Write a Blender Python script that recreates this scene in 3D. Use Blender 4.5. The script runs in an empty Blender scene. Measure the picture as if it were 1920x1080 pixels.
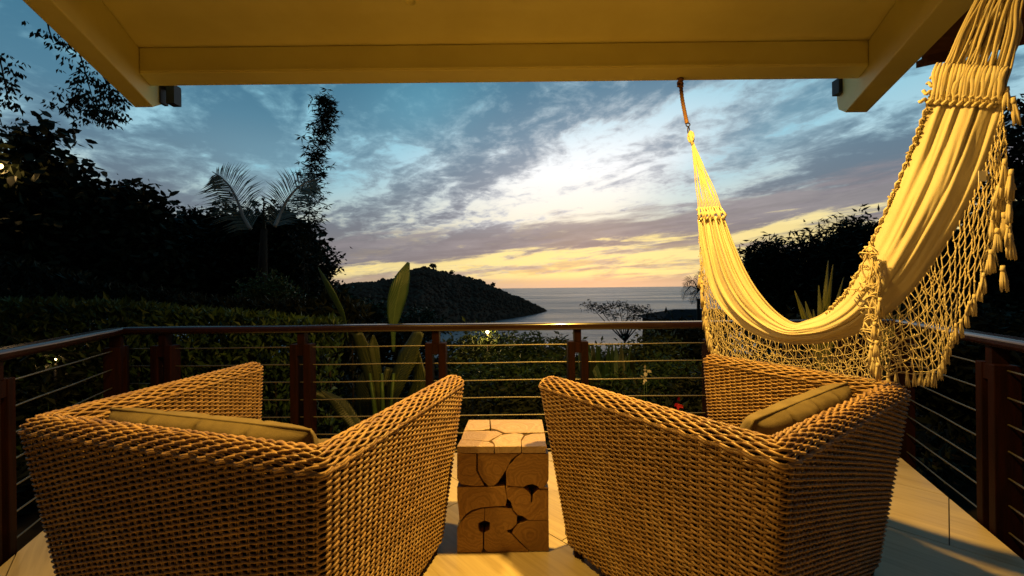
import bpy, math, random
import numpy as np
from mathutils import Matrix, Vector, noise as mnoise

# ------------------------------------------------------------------ scene, camera, sky, lamps
S = bpy.context.scene
COL = S.collection
rng = np.random.default_rng(7)
H = 1.15            # eye height above the terrace floor
F = 760.0           # focal length in pixels of a 1920 wide frame
ROLL = 0.0105
CR, SR = math.cos(ROLL), math.sin(ROLL)

cam_d = bpy.data.cameras.new('camera')
cam = bpy.data.objects.new('camera', cam_d)
COL.objects.link(cam)
cam.matrix_world = Matrix.Translation((0, 0, H)) @ Matrix.Rotation(math.radians(90), 4, 'X') @ Matrix.Rotation(-ROLL, 4, 'Z')
cam_d.sensor_width = 36
cam_d.lens = F / 1920 * 36
cam_d.clip_start = 0.02
cam_d.clip_end = 90000
cam_d.dof.use_dof = True
cam_d.dof.focus_distance = 2.3
cam_d.dof.aperture_fstop = 4.5
S.camera = cam
S.view_settings.view_transform = 'Standard'
S.view_settings.look = 'None'
S.view_settings.gamma = 1
S.view_settings.exposure = 0
S.view_settings.use_curve_mapping = False
S.cycles.use_denoising = True
S.cycles.max_bounces = 6
S.cycles.diffuse_bounces = 4
S.cycles.glossy_bounces = 3
S.cycles.caustics_reflective = False
S.cycles.caustics_refractive = False
S.cycles.sample_clamp_indirect = 4


class NT:
    """tiny helper for writing node maths"""
    def __init__(s, tree):
        s.t = tree
    def n(s, kind, **kw):
        nd = s.t.nodes.new(kind)
        for k, v in kw.items():
            setattr(nd, k, v)
        return nd
    def put(s, sock, v):
        if v is None:
            return
        if isinstance(v, bpy.types.NodeSocket):
            s.t.links.new(v, sock)
        else:
            if hasattr(sock, 'default_value'):
                try:
                    sock.default_value = v
                except Exception:
                    sock.default_value = tuple(v) + (1,) if len(v) == 3 else v
    def m(s, op, a, b=None, c=None, clamp=False):
        nd = s.n('ShaderNodeMath', operation=op, use_clamp=clamp)
        s.put(nd.inputs[0], a)
        if b is not None: s.put(nd.inputs[1], b)
        if c is not None: s.put(nd.inputs[2], c)
        return nd.outputs[0]
    def vm(s, op, a, b=None):
        nd = s.n('ShaderNodeVectorMath', operation=op)
        s.put(nd.inputs[0], a)
        if b is not None: s.put(nd.inputs[1], b)
        return nd.outputs[0]
    def mix(s, f, a, b, blend='MIX'):
        nd = s.n('ShaderNodeMix', data_type='RGBA', blend_type=blend)
        s.put(nd.inputs[0], f)
        for k, v in ((6, a), (7, b)):
            if not isinstance(v, bpy.types.NodeSocket) and len(v) == 3: v = tuple(v) + (1,)
            s.put(nd.inputs[k], v)
        return nd.outputs[2]
    def noise(s, vec, scale=5, detail=3, rough=.5, dist=0, dims='3D'):
        nd = s.n('ShaderNodeTexNoise', noise_dimensions=dims)
        s.put(nd.inputs['Vector'], vec)
        nd.inputs['Scale'].default_value = scale
        nd.inputs['Detail'].default_value = detail
        nd.inputs['Roughness'].default_value = rough
        nd.inputs['Distortion'].default_value = dist
        return nd.outputs[0]
    def ss(s, x, lo, hi, a=0., b=1.):
        nd = s.n('ShaderNodeMapRange', interpolation_type='SMOOTHSTEP')
        s.put(nd.inputs[0], x)
        nd.inputs[1].default_value = lo; nd.inputs[2].default_value = hi
        nd.inputs[3].default_value = a; nd.inputs[4].default_value = b
        return nd.outputs[0]
    def comb(s, x, y, z):
        nd = s.n('ShaderNodeCombineXYZ')
        s.put(nd.inputs[0], x); s.put(nd.inputs[1], y); s.put(nd.inputs[2], z)
        return nd.outputs[0]
    def ramp(s, f, stops):
        nd = s.n('ShaderNodeValToRGB')
        e = nd.color_ramp.elements
        while len(e) < len(stops): e.new(.5)
        for k, (p, c) in enumerate(stops):
            e[k].position = p; e[k].color = tuple(c) + (1,)
        s.put(nd.inputs[0], f)
        return nd.outputs[0]


def make_world():
    w = bpy.data.worlds.new('World')
    S.world = w
    w.use_nodes = True
    t = w.node_tree
    t.nodes.clear()
    g = NT(t)
    out = g.n('ShaderNodeOutputWorld')
    bg = g.n('ShaderNodeBackground')
    t.links.new(bg.outputs[0], out.inputs[0])
    d = g.n('ShaderNodeTexCoord').outputs['Generated']
    sep = g.n('ShaderNodeSeparateXYZ'); g.put(sep.inputs[0], d)
    x, y, z = sep.outputs
    az = g.m('MULTIPLY', g.m('ARCTAN2', x, y), 57.2958)
    el = g.m('MULTIPLY', g.m('ARCSINE', z), 57.2958)
    ela = g.m('MAXIMUM', el, 0.0)
    # distance to the place where the sun went down
    def blob(a0, e0, wa, we, ang=0.0):
        da = g.m('SUBTRACT', az, a0); de = g.m('SUBTRACT', el, e0)
        c, s_ = math.cos(math.radians(ang)), math.sin(math.radians(ang))
        p = g.m('DIVIDE', g.m('ADD', g.m('MULTIPLY', da, c), g.m('MULTIPLY', de, s_)), wa)
        q = g.m('DIVIDE', g.m('SUBTRACT', g.m('MULTIPLY', de, c), g.m('MULTIPLY', da, s_)), we)
        r2 = g.m('ADD', g.m('MULTIPLY', p, p), g.m('MULTIPLY', q, q))
        return g.m('POWER', 2.71828, g.m('MULTIPLY', r2, -1.0))
    glow = blob(9, 14, 22, 11, 14)
    core = blob(9, 13, 13, 6, 16)
    wide = blob(12, 6, 60, 30)
    # cloud deck seen in perspective
    zz = g.m('ADD', g.m('MAXIMUM', z, 0.0), 0.13)
    cx = g.m('DIVIDE', x, zz); cy = g.m('DIVIDE', y, zz)
    a = math.radians(-38)
    # streaks run along azimuth -38 deg
    ux = g.m('ADD', g.m('MULTIPLY', cx, math.sin(a)), g.m('MULTIPLY', cy, math.cos(a)))
    uy = g.m('SUBTRACT', g.m('MULTIPLY', cx, math.cos(a)), g.m('MULTIPLY', cy, math.sin(a)))
    p1 = g.comb(g.m('MULTIPLY', ux, 0.45), uy, 3.1)
    p2 = g.comb(g.m('MULTIPLY', ux, .62), uy, 11.7)
    n1 = g.noise(p1, 1.15, 4, .5, .35)
    n2 = g.noise(p2, 3.4, 9, .62, .5)
    n3 = g.noise(g.comb(cx, cy, 5.5), 11., 8, .62, .3)
    dn = g.m('ADD', g.m('ADD', g.m('MULTIPLY', n1, .46), g.m('MULTIPLY', n2, .36)), g.m('MULTIPLY', n3, .18))
    dn = g.m('ADD', dn, g.m('MULTIPLY', g.m('SUBTRACT', core, .25), -.11))
    dens = g.ss(dn, .452, .522)
    thick = g.ss(dn, .485, .57)
    e40 = g.m('DIVIDE', ela, 40.0)
    clear_w = g.ramp(e40, [(0, (.82, .56, .27)), (.055, (.86, .56, .22)), (.13, (.95, .72, .30)),
                     (.23, (.95, .88, .72)), (.40, (.98, .99, 1.0)), (.65, (.55, .78, .90)), (1, (.16, .50, .68))])
    clear_c = g.ramp(e40, [(0, (.52, .40, .20)), (.10, (.74, .58, .24)), (.2, (.50, .52, .44)),
                     (.42, (.36, .60, .70)), (.7, (.10, .46, .62)), (1, (.03, .26, .40))])
    gl = g.m('MULTIPLY', glow, 1.15, clamp=True)
    clear = g.mix(gl, clear_c, clear_w)
    cl_w = g.ramp(e40, [(0, (.50, .36, .26)), (.10, (.33, .26, .25)), (.2, (.22, .20, .235)), (.5, (.20, .28, .37)), (1, (.10, .25, .37))])
    cl_c = g.ramp(e40, [(0, (.26, .22, .18)), (.10, (.20, .19, .20)), (.2, (.15, .17, .21)), (.5, (.076, .20, .295)), (.75, (.030, .15, .25)), (1, (.012, .115, .20))])
    cloud = g.mix(gl, cl_c, cl_w)
    lit = g.mix(gl, g.ramp(e40, [(0, (.4, .36, .3)), (.4, (.26, .46, .56)), (.75, (.12, .36, .48)), (1, (.06, .28, .40))]), (.92, .92, .92))
    cloud2 = g.mix(thick, g.mix(.55, cloud, lit), cloud)
    cloud2 = g.mix(g.m('MULTIPLY', core, .42), cloud2, (.78, .79, .82))
    tq = g.m('ADD', blob(-12, 24, 9, 5, 20), g.m('ADD', blob(-28, 15, 12, 4, 0), blob(32, 17, 12, 3.5, 25)), clamp=True)
    clear = g.mix(g.m('MULTIPLY', tq, .6), clear, (.16, .52, .68))
    dens = g.m('MULTIPLY', dens, g.m('SUBTRACT', 1.0, g.m('MULTIPLY', tq, .28)))
    sky = g.mix(dens, clear, cloud2)
    # long grey bank over the yellow band near the horizon
    tiltel = g.m('SUBTRACT', el, g.m('MULTIPLY', g.m('ADD', az, 10.), .075))
    bankn = g.noise(g.comb(g.m('MULTIPLY', az, .045), g.m('MULTIPLY', tiltel, .36), 2.2), 2.2, 9, .64, .3)
    bel = g.m('ADD', tiltel, g.m('MULTIPLY', g.m('SUBTRACT', bankn, .5), 7.0))
    bank = g.m('MULTIPLY', g.ss(bel, 3.3, 4.6), g.ss(bel, 9.0, 6.6))
    sky = g.mix(g.m('MULTIPLY', bank, .92), sky, g.mix(wide, (.14, .15, .185), g.mix(g.ss(bankn, .35, .65), (.30, .265, .29), (.215, .19, .215))))
    low = g.m('MULTIPLY', g.ss(el, .6, 1.6), g.ss(bel, 4.8, 3.4))
    sky = g.mix(g.m('MULTIPLY', g.m('MULTIPLY', low, g.ss(bankn, .62, .42)), g.m('MULTIPLY', wide, .95)), sky, (1.0, .80, .32))
    sky = g.mix(g.m('MULTIPLY', g.m('MULTIPLY', low, g.ss(bankn, .50, .66)), .7), sky, (.50, .38, .28))
    haze = g.ss(el, 2.2, 0.2)
    sky = g.mix(g.m('MULTIPLY', haze, .85), sky, g.mix(wide, (.24, .22, .24), (.72, .51, .32)))
    # away from the sunset the sky is a dull dark blue
    side = g.m('MAXIMUM', g.ss(g.m('ABSOLUTE', az), 50, 115), g.ss(el, 40, 80))
    sky = g.mix(side, sky, (.016, .035, .055))
    # faint physical sky underneath
    ns = g.n('ShaderNodeTexSky', sky_type='NISHITA', sun_disc=False)
    ns.sun_elevation = math.radians(1.5)
    ns.sun_rotation = math.radians(12)
    ns.altitude = 60
    tot = g.mix(1.0, sky, g.mix(1.0, ns.outputs[0], (.010, .010, .010), 'MULTIPLY'), 'ADD')
    # below the horizon
    tot = g.mix(g.ss(el, -.2, -2.0), tot, (.02, .02, .025))
    g.put(bg.inputs[0], tot)
    bg.inputs[1].default_value = 1.03


make_world()


def lamp(kind, name, loc, power, col, size, rot=(0, 0, 0)):
    d = bpy.data.lights.new(name, kind)
    d.energy = power
    d.color = col
    if kind == 'AREA':
        d.shape = 'DISK'; d.size = size; d.spread = math.radians(152)
    elif kind == 'SUN':
        d.angle = size
    else:
        d.shadow_soft_size = size
    o = bpy.data.objects.new(name, d)
    o.location = loc
    o.rotation_euler = rot
    COL.objects.link(o)
    return o


WARM = (1.0, .565, .10)
lamp('SUN', 'afterglow', (0, 0, 30), .05, (1, .62, .35), math.radians(35), (math.radians(-84), 0, math.radians(-12)))
LAMPS = [(.56, 1.80, 92), (-.90, 1.25, 40)]
for lx, ly, pw in LAMPS:
    lamp('AREA', 'ceiling_downlight', (lx, ly, 2.575), pw, WARM, .11)

# ------------------------------------------------------------------ geometry helpers
def uv(px, py):
    a = (px - 960) / F
    b = (540 - py) / F
    return a * CR + b * SR, -a * SR + b * CR
def at(px, py, y):
    u, v = uv(px, py)
    return np.array((u * y, y, H + v * y))
def onz(px, py, z):
    u, v = uv(px, py)
    y = (z - H) / v
    return np.array((u * y, y, z))


class MB:
    def __init__(s):
        s.v = []; s.f = []; s.n = 0
    def add(s, v, f):
        v = np.asarray(v, float).reshape(-1, 3)
        f = [np.asarray(f)] if not isinstance(f, list) else [np.asarray(q) for q in f]
        s.v.append(v)
        for q in f:
            if q.ndim == 1:
                q = q[None, :]
            s.f.append(q + s.n)
        s.n += len(v)
    def tube(s, P, r, k=5, caps=True):
        P = np.asarray(P, float)
        n = len(P)
        T = np.gradient(P, axis=0)
        T /= np.linalg.norm(T, axis=1)[:, None] + 1e-12
        up = np.array((0, 0, 1.)) if abs(T[:, 2]).mean() < .8 else np.array((1., .2, 0))
        A = np.cross(T, up); A /= np.linalg.norm(A, axis=1)[:, None] + 1e-12
        B = np.cross(A, T)
        r = np.broadcast_to(np.asarray(r, float), (n,))[:, None, None]
        th = np.arange(k) / k * 2 * math.pi
        V = P[:, None] + r * (A[:, None] * np.cos(th)[None, :, None] + B[:, None] * np.sin(th)[None, :, None])
        i = np.arange(n - 1)[:, None] * k
        j = np.arange(k)[None]
        Q = np.stack([i + j, i + (j + 1) % k, i + k + (j + 1) % k, i + k + j], -1).reshape(-1, 4)
        fs = [Q]
        if caps:
            fs += [np.arange(k)[::-1].copy(), (n - 1) * k + np.arange(k)]
        s.add(V.reshape(-1, 3), fs)
    def box(s, c, h, M=None):
        V = np.array([(x, y, z) for x in (-1, 1) for y in (-1, 1) for z in (-1, 1)], float) * np.asarray(h)
        if M is not None:
            V = V @ np.asarray(M).T
        V = V + np.asarray(c)
        s.add(V, np.array([(0, 1, 3, 2), (4, 6, 7, 5), (0, 4, 5, 1), (2, 3, 7, 6), (0, 2, 6, 4), (1, 5, 7, 3)]))
    def prism(s, P, d):
        P = np.asarray(P, float); n = len(P); d = np.asarray(d, float)
        V = np.vstack([P, P + d])
        i = np.arange(n)
        s.add(V, [i[::-1].copy(), i + n, np.stack([i, (i + 1) % n, (i + 1) % n + n, i + n], -1)])
    def grid(s, V, n, m):
        i = (np.arange(n - 1)[:, None] * m + np.arange(m - 1)[None]).reshape(-1)
        s.add(np.asarray(V).reshape(-1, 3), np.stack([i, i + 1, i + m + 1, i + m], -1))
    def build(s, name, mat, parent=None, smooth=True, origin=None, **props):
        V = np.vstack(s.v) if s.v else np.zeros((0, 3))
        if origin is not None:
            V = V - np.asarray(origin)
        me = bpy.data.meshes.new(name)
        sizes = np.concatenate([np.full(len(q), q.shape[1]) for q in s.f])
        loops = np.concatenate([q.reshape(-1) for q in s.f])
        me.vertices.add(len(V)); me.vertices.foreach_set('co', V.astype(np.float32).reshape(-1))
        me.loops.add(len(loops)); me.loops.foreach_set('vertex_index', loops.astype(np.int32))
        me.polygons.add(len(sizes))
        me.polygons.foreach_set('loop_start', np.concatenate([[0], np.cumsum(sizes)[:-1]]).astype(np.int32))
        me.update(calc_edges=True)
        me.polygons.foreach_set('use_smooth', np.full(len(sizes), smooth))
        me.materials.append(mat)
        o = bpy.data.objects.new(name, me)
        COL.objects.link(o)
        if origin is not None:
            o.location = tuple(origin)
        if parent is not None:
            o.parent = parent
            pl = Vector(parent.location)
            if parent.parent: pl = Vector((0, 0, 0)) if True else pl
            o.location = Vector(o.location) - world_loc(parent)
        for k, v in props.items():
            o[k] = v
        return o


def world_loc(o):
    v = Vector((0, 0, 0))
    while o is not None:
        v += Vector(o.location); o = o.parent
    return v


def thing(name, label, cat, loc=(0, 0, 0), group=None):
    o = bpy.data.objects.new(name, None)
    o.empty_display_size = .1
    o.location = tuple(float(q) for q in loc)
    COL.objects.link(o)
    return tag(o, label, cat, group)
def tag(o, label, cat, group=None):
    o['label'] = label; o['category'] = cat
    if group: o['group'] = group
    return o


def bevel(o, w, seg=2):
    m = o.modifiers.new('bevel', 'BEVEL'); m.width = w; m.segments = seg; m.limit_method = 'ANGLE'
    m.harden_normals = False
    return o


# ------------------------------------------------------------------ materials
def mat(name, base, rough=.6, spec=.5, var=None, scale=8, stretch=(1, 1, 1), bump=0, bscale=40, coord='Object', metal=0, coat=0, detail=4, extra=None):
    m = bpy.data.materials.new(name)
    m.use_nodes = True
    t = m.node_tree
    g = NT(t)
    b = t.nodes['Principled BSDF']
    b.inputs['Roughness'].default_value = rough
    b.inputs['Specular IOR Level'].default_value = spec
    b.inputs['Metallic'].default_value = metal
    b.inputs['Coat Weight'].default_value = coat
    b.inputs['Coat Roughness'].default_value = .12
    co = g.n('ShaderNodeTexCoord').outputs[coord]
    mp = g.n('ShaderNodeMapping'); g.put(mp.inputs[0], co); mp.inputs['Scale'].default_value = stretch
    v = mp.outputs[0]
    if var is not None:
        f = g.ss(g.noise(v, scale, detail, .6), .32, .68)
        c = g.mix(f, base, var)
        g.put(b.inputs['Base Color'], c)
    else:
        b.inputs['Base Color'].default_value = tuple(base) + (1,)
    if bump:
        bn = g.n('ShaderNodeBump'); bn.inputs['Strength'].default_value = bump
        bn.inputs['Distance'].default_value = .01
        g.put(bn.inputs['Height'], g.noise(v, bscale, 3, .6))
        g.put(b.inputs['Normal'], bn.outputs[0])
    if extra: extra(g, b, v, co)
    return m


def wick_ex(g, b, v, co):
    sp = g.n('ShaderNodeMapping'); g.put(sp.inputs[0], co); sp.inputs['Scale'].default_value = (6, 6, 95)
    n1 = g.noise(sp.outputs[0], 1, 3, .6)       # strand to strand
    n2 = g.noise(co, 4.5, 4, .6)                # sun-bleached and worn patches
    n3 = g.noise(co, 60, 3, .7)
    c = g.mix(g.ss(n1, .34, .66), (.20, .115, .040), (.38, .235, .092))
    c = g.mix(g.m('MULTIPLY', g.ss(n2, .50, .70), .5), c, (.44, .31, .15))
    c = g.mix(g.m('MULTIPLY', g.ss(n3, .50, .72), .55), c, (.13, .07, .024))
    g.put(b.inputs['Base Color'], c)
    g.put(b.inputs['Roughness'], g.ss(n1, .3, .7, .34, .55))
M_wicker = mat('wicker', (.33, .205, .082), .38, .45, (.19, .11, .04), 30, bump=.12, bscale=120, extra=wick_ex)
M_core = mat('frame_and_shade', (.018, .009, .004), .9, .1)  # near black; also carries the shade painted into weave and table gaps
M_cush = mat('olive_canvas', (.165, .13, .068), .92, .12, (.13, .10, .05), 14, bump=.25, bscale=420)
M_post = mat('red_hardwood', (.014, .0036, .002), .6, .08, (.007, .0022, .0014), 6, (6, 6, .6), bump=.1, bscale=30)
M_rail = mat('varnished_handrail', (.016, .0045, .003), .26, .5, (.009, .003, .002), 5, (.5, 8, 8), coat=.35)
M_cable = mat('steel_cable', (.24, .215, .16), .5, .5, metal=1.0)
M_steel = mat('dark_steel', (.05, .045, .045), .45, .5, metal=.6)
M_paint = mat('cream_paint', (.80, .76, .34), .6, .25, (.74, .69, .29), 2.2, bump=.12, bscale=9)
M_wall = mat('plaster', (.17, .13, .08), .8, .3, (.14, .11, .07), 3, bump=.2, bscale=30)
M_cotton = mat('cream_cotton', (.56, .50, .37), .9, .06, (.51, .45, .32), 5, (1, 1, 1), bump=.3, bscale=600)
M_cord = mat('cotton_cord', (.52, .46, .33), .9, .1, (.55, .46, .27), 60)
M_rope = mat('hemp_rope', (.30, .16, .07), .85, .2, (.20, .10, .04), 60)
M_soil = mat('dark_soil', (.018, .014, .010), .95, .1, (.03, .024, .014), 3, bump=.5, bscale=8)
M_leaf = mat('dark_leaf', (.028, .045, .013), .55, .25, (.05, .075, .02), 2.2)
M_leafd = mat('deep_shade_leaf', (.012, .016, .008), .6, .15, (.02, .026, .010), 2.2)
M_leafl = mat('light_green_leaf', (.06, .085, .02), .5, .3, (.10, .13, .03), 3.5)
M_hedge = mat('hedge_leaf', (.038, .075, .018), .5, .25, (.02, .042, .012), 4)
M_bark = mat('bark', (.05, .038, .028), .9, .2, (.028, .020, .015), 9, (1, 1, .3), bump=.6, bscale=25)
M_forest = mat('far_forest', (.115, .075, .052), .95, .03, (.155, .10, .07), .012, coord='Object')  # slight haze put into the colour, paler and warmer than bare forest
M_slate = mat('slate_roof', (.020, .020, .022), .95, .05, (.03, .028, .03), 3)


def leaf_stripes(g, b, v, co):
    pass


def big_leaf_mat(name, c1, c2, vein):
    m = bpy.data.materials.new(name); m.use_nodes = True
    g = NT(m.node_tree); b = m.node_tree.nodes['Principled BSDF']
    uvn = g.n('ShaderNodeUVMap'); uvn.uv_map = 'leaf'
    sp = g.n('ShaderNodeSeparateXYZ'); g.put(sp.inputs[0], uvn.outputs[0])
    u, w = sp.outputs[0], sp.outputs[1]
    au = g.m('ABSOLUTE', g.m('SUBTRACT', u, .5))
    rib = g.ss(au, .05, .015)
    st = g.m('SINE', g.m('MULTIPLY', g.m('SUBTRACT', w, g.m('MULTIPLY', au, .35)), 170.))
    c = g.mix(g.ss(g.noise(uvn.outputs[0], 5, 4, .6), .35, .65), c1, c2)
    c = g.mix(g.m('MULTIPLY', g.ss(st, .2, 1.), .35), c, vein)
    c = g.mix(rib, c, vein)
    g.put(b.inputs['Base Color'], c)
    bn = g.n('ShaderNodeBump'); bn.inputs['Strength'].default_value = .4; bn.inputs['Distance'].default_value = .004
    g.put(bn.inputs['Height'], st); g.put(b.inputs['Normal'], bn.outputs[0])
    b.inputs['Roughness'].default_value = .42
    return m


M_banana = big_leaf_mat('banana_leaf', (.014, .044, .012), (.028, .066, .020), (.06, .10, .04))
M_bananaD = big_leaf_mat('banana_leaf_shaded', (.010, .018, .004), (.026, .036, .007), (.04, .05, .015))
M_yucca = big_leaf_mat('striped_leaf', (.32, .30, .06), (.07, .10, .02), (.10, .14, .03))


def tile_mat():
    def ex(g, b, v, co):
        g1 = g.n('ShaderNodeMapping'); g.put(g1.inputs[0], co); g1.inputs['Scale'].default_value = (60, 2.2, 1)
        g2 = g.n('ShaderNodeMapping'); g.put(g2.inputs[0], co); g2.inputs['Scale'].default_value = (9, 1.1, 1)
        n1 = g.noise(g1.outputs[0], 1, 5, .65, .4)
        n2 = g.noise(g2.outputs[0], 1, 4, .6, 1.2)
        oi = g.n('ShaderNodeObjectInfo').outputs['Random']
        c = g.mix(g.ss(n1, .3, .7), (.56, .46, .28), (.42, .33, .19))
        c = g.mix(g.m('MULTIPLY', g.ss(n2, .35, .65), .6), c, (.62, .52, .33))
        c = g.mix(g.m('MULTIPLY', oi, .25), c, (.46, .37, .23))
        g.put(b.inputs['Base Color'], c)
        g.put(b.inputs['Roughness'], g.ss(n2, .2, .8, .30, .5))
    return mat('wood_look_tile', (.5, .4, .26), .4, .5, extra=ex)
M_tile = tile_mat()


def teak(name, c1, c2, c3):
    def ex(g, b, v, co):
        oi = g.n('ShaderNodeObjectInfo').outputs['Random']
        wob = g.noise(g.vm('ADD', co, g.comb(oi, oi, oi)), 9, 4, .6, .6)
        wob2 = g.noise(co, 30, 5, .7)
        ln = g.n('ShaderNodeVectorMath', operation='LENGTH'); g.put(ln.inputs[0], g.vm('MULTIPLY', co, (1.0, 1., 1.25)))
        r = g.m('ADD', g.m('MULTIPLY', ln.outputs['Value'], 62.), g.m('MULTIPLY', wob, 9.))
        ring = g.m('SINE', g.m('MULTIPLY', r, 5.0))
        ring2 = g.noise(g.comb(r, 0, oi), 1.3, 2, .5)
        c = g.mix(g.ss(ring2, .35, .65), c1, c2)
        c = g.mix(g.m('MULTIPLY', g.ss(ring, .1, 1.), .30), c, c3)
        c = g.mix(g.m('MULTIPLY', g.ss(wob2, .52, .75), .5), c, c3)
        c = g.mix(g.m('MULTIPLY', oi, .5), c, c3)
        g.put(b.inputs['Base Color'], c)
        bn = g.n('ShaderNodeBump'); bn.inputs['Strength'].default_value = .2; bn.inputs['Distance'].default_value = .002
        g.put(bn.inputs['Height'], g.m('ADD', ring, wob2)); g.put(b.inputs['Normal'], bn.outputs[0])
    return mat(name, c1, .45, .4, extra=ex)
M_teak = teak('teak_end_grain', (.34, .19, .062), (.26, .135, .04), (.14, .07, .022))
M_teakt = teak('skylit_teak_top', (.44, .33, .24), (.37, .265, .18), (.25, .16, .10))  # paler than the front: sky light on the top put into the colour


def emis(name, col, st):
    m = bpy.data.materials.new(name); m.use_nodes = True
    b = m.node_tree.nodes['Principled BSDF']
    b.inputs['Base Color'].default_value = (.8, .7, .5, 1)
    b.inputs['Emission Color'].default_value = tuple(col) + (1,)
    b.inputs['Emission Strength'].default_value = st
    return m
M_bulb = emis('glowing_bulb', (1, .62, .2), 14)


def sea_mat():
    def ex(g, b, v, co):
        mp = g.n('ShaderNodeMapping'); g.put(mp.inputs[0], co); mp.inputs['Scale'].default_value = (.02, .05, 1)
        n = g.noise(mp.outputs[0], 1, 8, .65)
        mp2 = g.n('ShaderNodeMapping'); g.put(mp2.inputs[0], co); mp2.inputs['Scale'].default_value = (.0010, .004, 1)
        n2 = g.noise(mp2.outputs[0], 1, 5, .6, .5)
        bn = g.n('ShaderNodeBump'); bn.inputs['Strength'].default_value = 1.0; bn.inputs['Distance'].default_value = 5.
        g.put(bn.inputs['Height'], n); g.put(b.inputs['Normal'], bn.outputs[0])
        g.put(b.inputs['Base Color'], g.mix(g.ss(n2, .4, .65), (.15, .14, .17), (.24, .20, .22)))  # mauve of the reflected sky put into the water colour
        g.put(b.inputs['Roughness'], g.ss(n2, .35, .65, .26, .42))
    return mat('evening_sea', (.05, .05, .07), .3, .5, extra=ex)
M_sea = sea_mat()

# ------------------------------------------------------------------ land and sea
SEA = -60.0
def gz(x, y):
    z = -.55 if y < 4 else -.55 - .175 * (y - 4)
    return max(z, SEA - 4)


mb = MB(); mb.add([(-60000, 120, SEA), (60000, 120, SEA), (60000, 80000, SEA), (-60000, 80000, SEA)], np.array([0, 1, 2, 3]))
mb.build('sea', M_sea, smooth=False, kind='structure')
xs = np.concatenate([np.linspace(-400, -12, 14), np.linspace(-10, 10, 21), np.linspace(12, 400, 14)])
ys = np.concatenate([[-30, -6, 0, 2], np.linspace(3, 14, 14), np.geomspace(16, 420, 16)])
V = [(x, y, gz(x, y) + .25 * mnoise.noise((x * .4, y * .4, 0)) * min(1, max(0, y - 3)) * (1 + y * .02)) for x in xs for y in ys]
mb = MB(); mb.grid(V, len(xs), len(ys)); mb.build('ground', M_soil, kind='structure')

# headland
sil = [(470, 560), (560, 545), (600, 538), (650, 534), (700, 531), (740, 522), (765, 511), (790, 503), (812, 506), (840, 513), (870, 519), (900, 526), (930, 540), (960, 552), (985, 562), (1005, 570), (1018, 577), (1026, 583)]
shore = [(470, 640), (700, 640), (850, 615), (920, 603), (960, 597), (1000, 590), (1018, 586), (1026, 584)]
sx = np.linspace(470, 1026, 90)
def prof(px, f):
    top = np.interp(px, [a for a, b in sil], [b for a, b in sil])
    bot = np.interp(px, [a for a, b in shore], [b for a, b in shore])
    pb = onz(px, bot, SEA); yb = pb[1]
    yr = yb + 260 * min(1, (1040 - px) / 180.) + 12
    pt = at(px, top + 2.5, yr)
    if f <= 1:
        y = yb + (yr - yb) * f
        z = SEA - 2 + (pt[2] - SEA + 2) * (1 - (1 - f) ** 1.7)
    else:
        y = yr + (f - 1) * 300
        z = pt[2] + (SEA - pt[2] - 3) * min(1, (f - 1) * 1.2) ** 1.3
    u = uv(px, 580)[0]
    n = mnoise.noise((px * .03, f * 4, 1.)) * 9 + mnoise.noise((px * .1, f * 12, 4.)) * 4
    if f < 1: z += n * min(1, f * 4) * (1 - f ** 4) * min(1, (1030 - px) / 90)
    return (u * y, y, z)
fs = np.concatenate([np.linspace(0, 1, 22), np.linspace(1.1, 1.9, 7)])
mb = MB(); mb.grid([prof(px, f) for px in sx for f in fs], len(sx), len(fs)); mb.build('headland', M_forest, kind='structure')
# canopy on the headland
def crown_blob(mb, c, r, seed):
    k = 3
    rr = np.random.default_rng(seed)
    n, m_ = 5, 7
    V = []
    for i in range(n):
        th = math.pi * i / (n - 1) * .62
        for j in range(m_):
            ph = 2 * math.pi * j / m_
            q = r * (1 + .38 * (rr.random() - .5))
            V.append((c[0] + q * math.sin(th) * math.cos(ph), c[1] + q * math.sin(th) * math.sin(ph), c[2] + q * .85 * math.cos(th)))
    Q = [(i * m_ + j, i * m_ + (j + 1) % m_, (i + 1) * m_ + (j + 1) % m_, (i + 1) * m_ + j) for i in range(n - 1) for j in range(m_)]
    mb.add(V, np.array(Q))
mb = MB()
for k in range(6500):
    px = 480 + 545 * rng.random() ** .9; f = rng.random() ** .8 * 1.04
    p = prof(px, f)
    sc = min(1, (1045 - px) / 130.)
    r = (1.5 + 3.6 * rng.random() ** 2) * (.5 + .5 * sc)
    if f > .93: r *= .6 + .8 * rng.random()
    crown_blob(mb, (p[0], p[1], p[2] + r * .15), r, k)
for k in range(170):
    px = 500 + 515 * rng.random(); p = prof(px, .97 + .05 * rng.random()); sc = min(1, (1045 - px) / 130.)
    q = (2.2 + 5.0 * rng.random() ** 2.5) * (.45 + .55 * sc)
    for w_ in range(5):
        crown_blob(mb, (p[0] + rng.normal() * q * .5, p[1] + rng.normal() * q * .4, p[2] + q * (.15 + .45 * rng.random())), q * (.35 + .3 * rng.random()), 9000 + k * 5 + w_)
mb.build('headland_forest', M_forest, smooth=True, kind='stuff')

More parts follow.
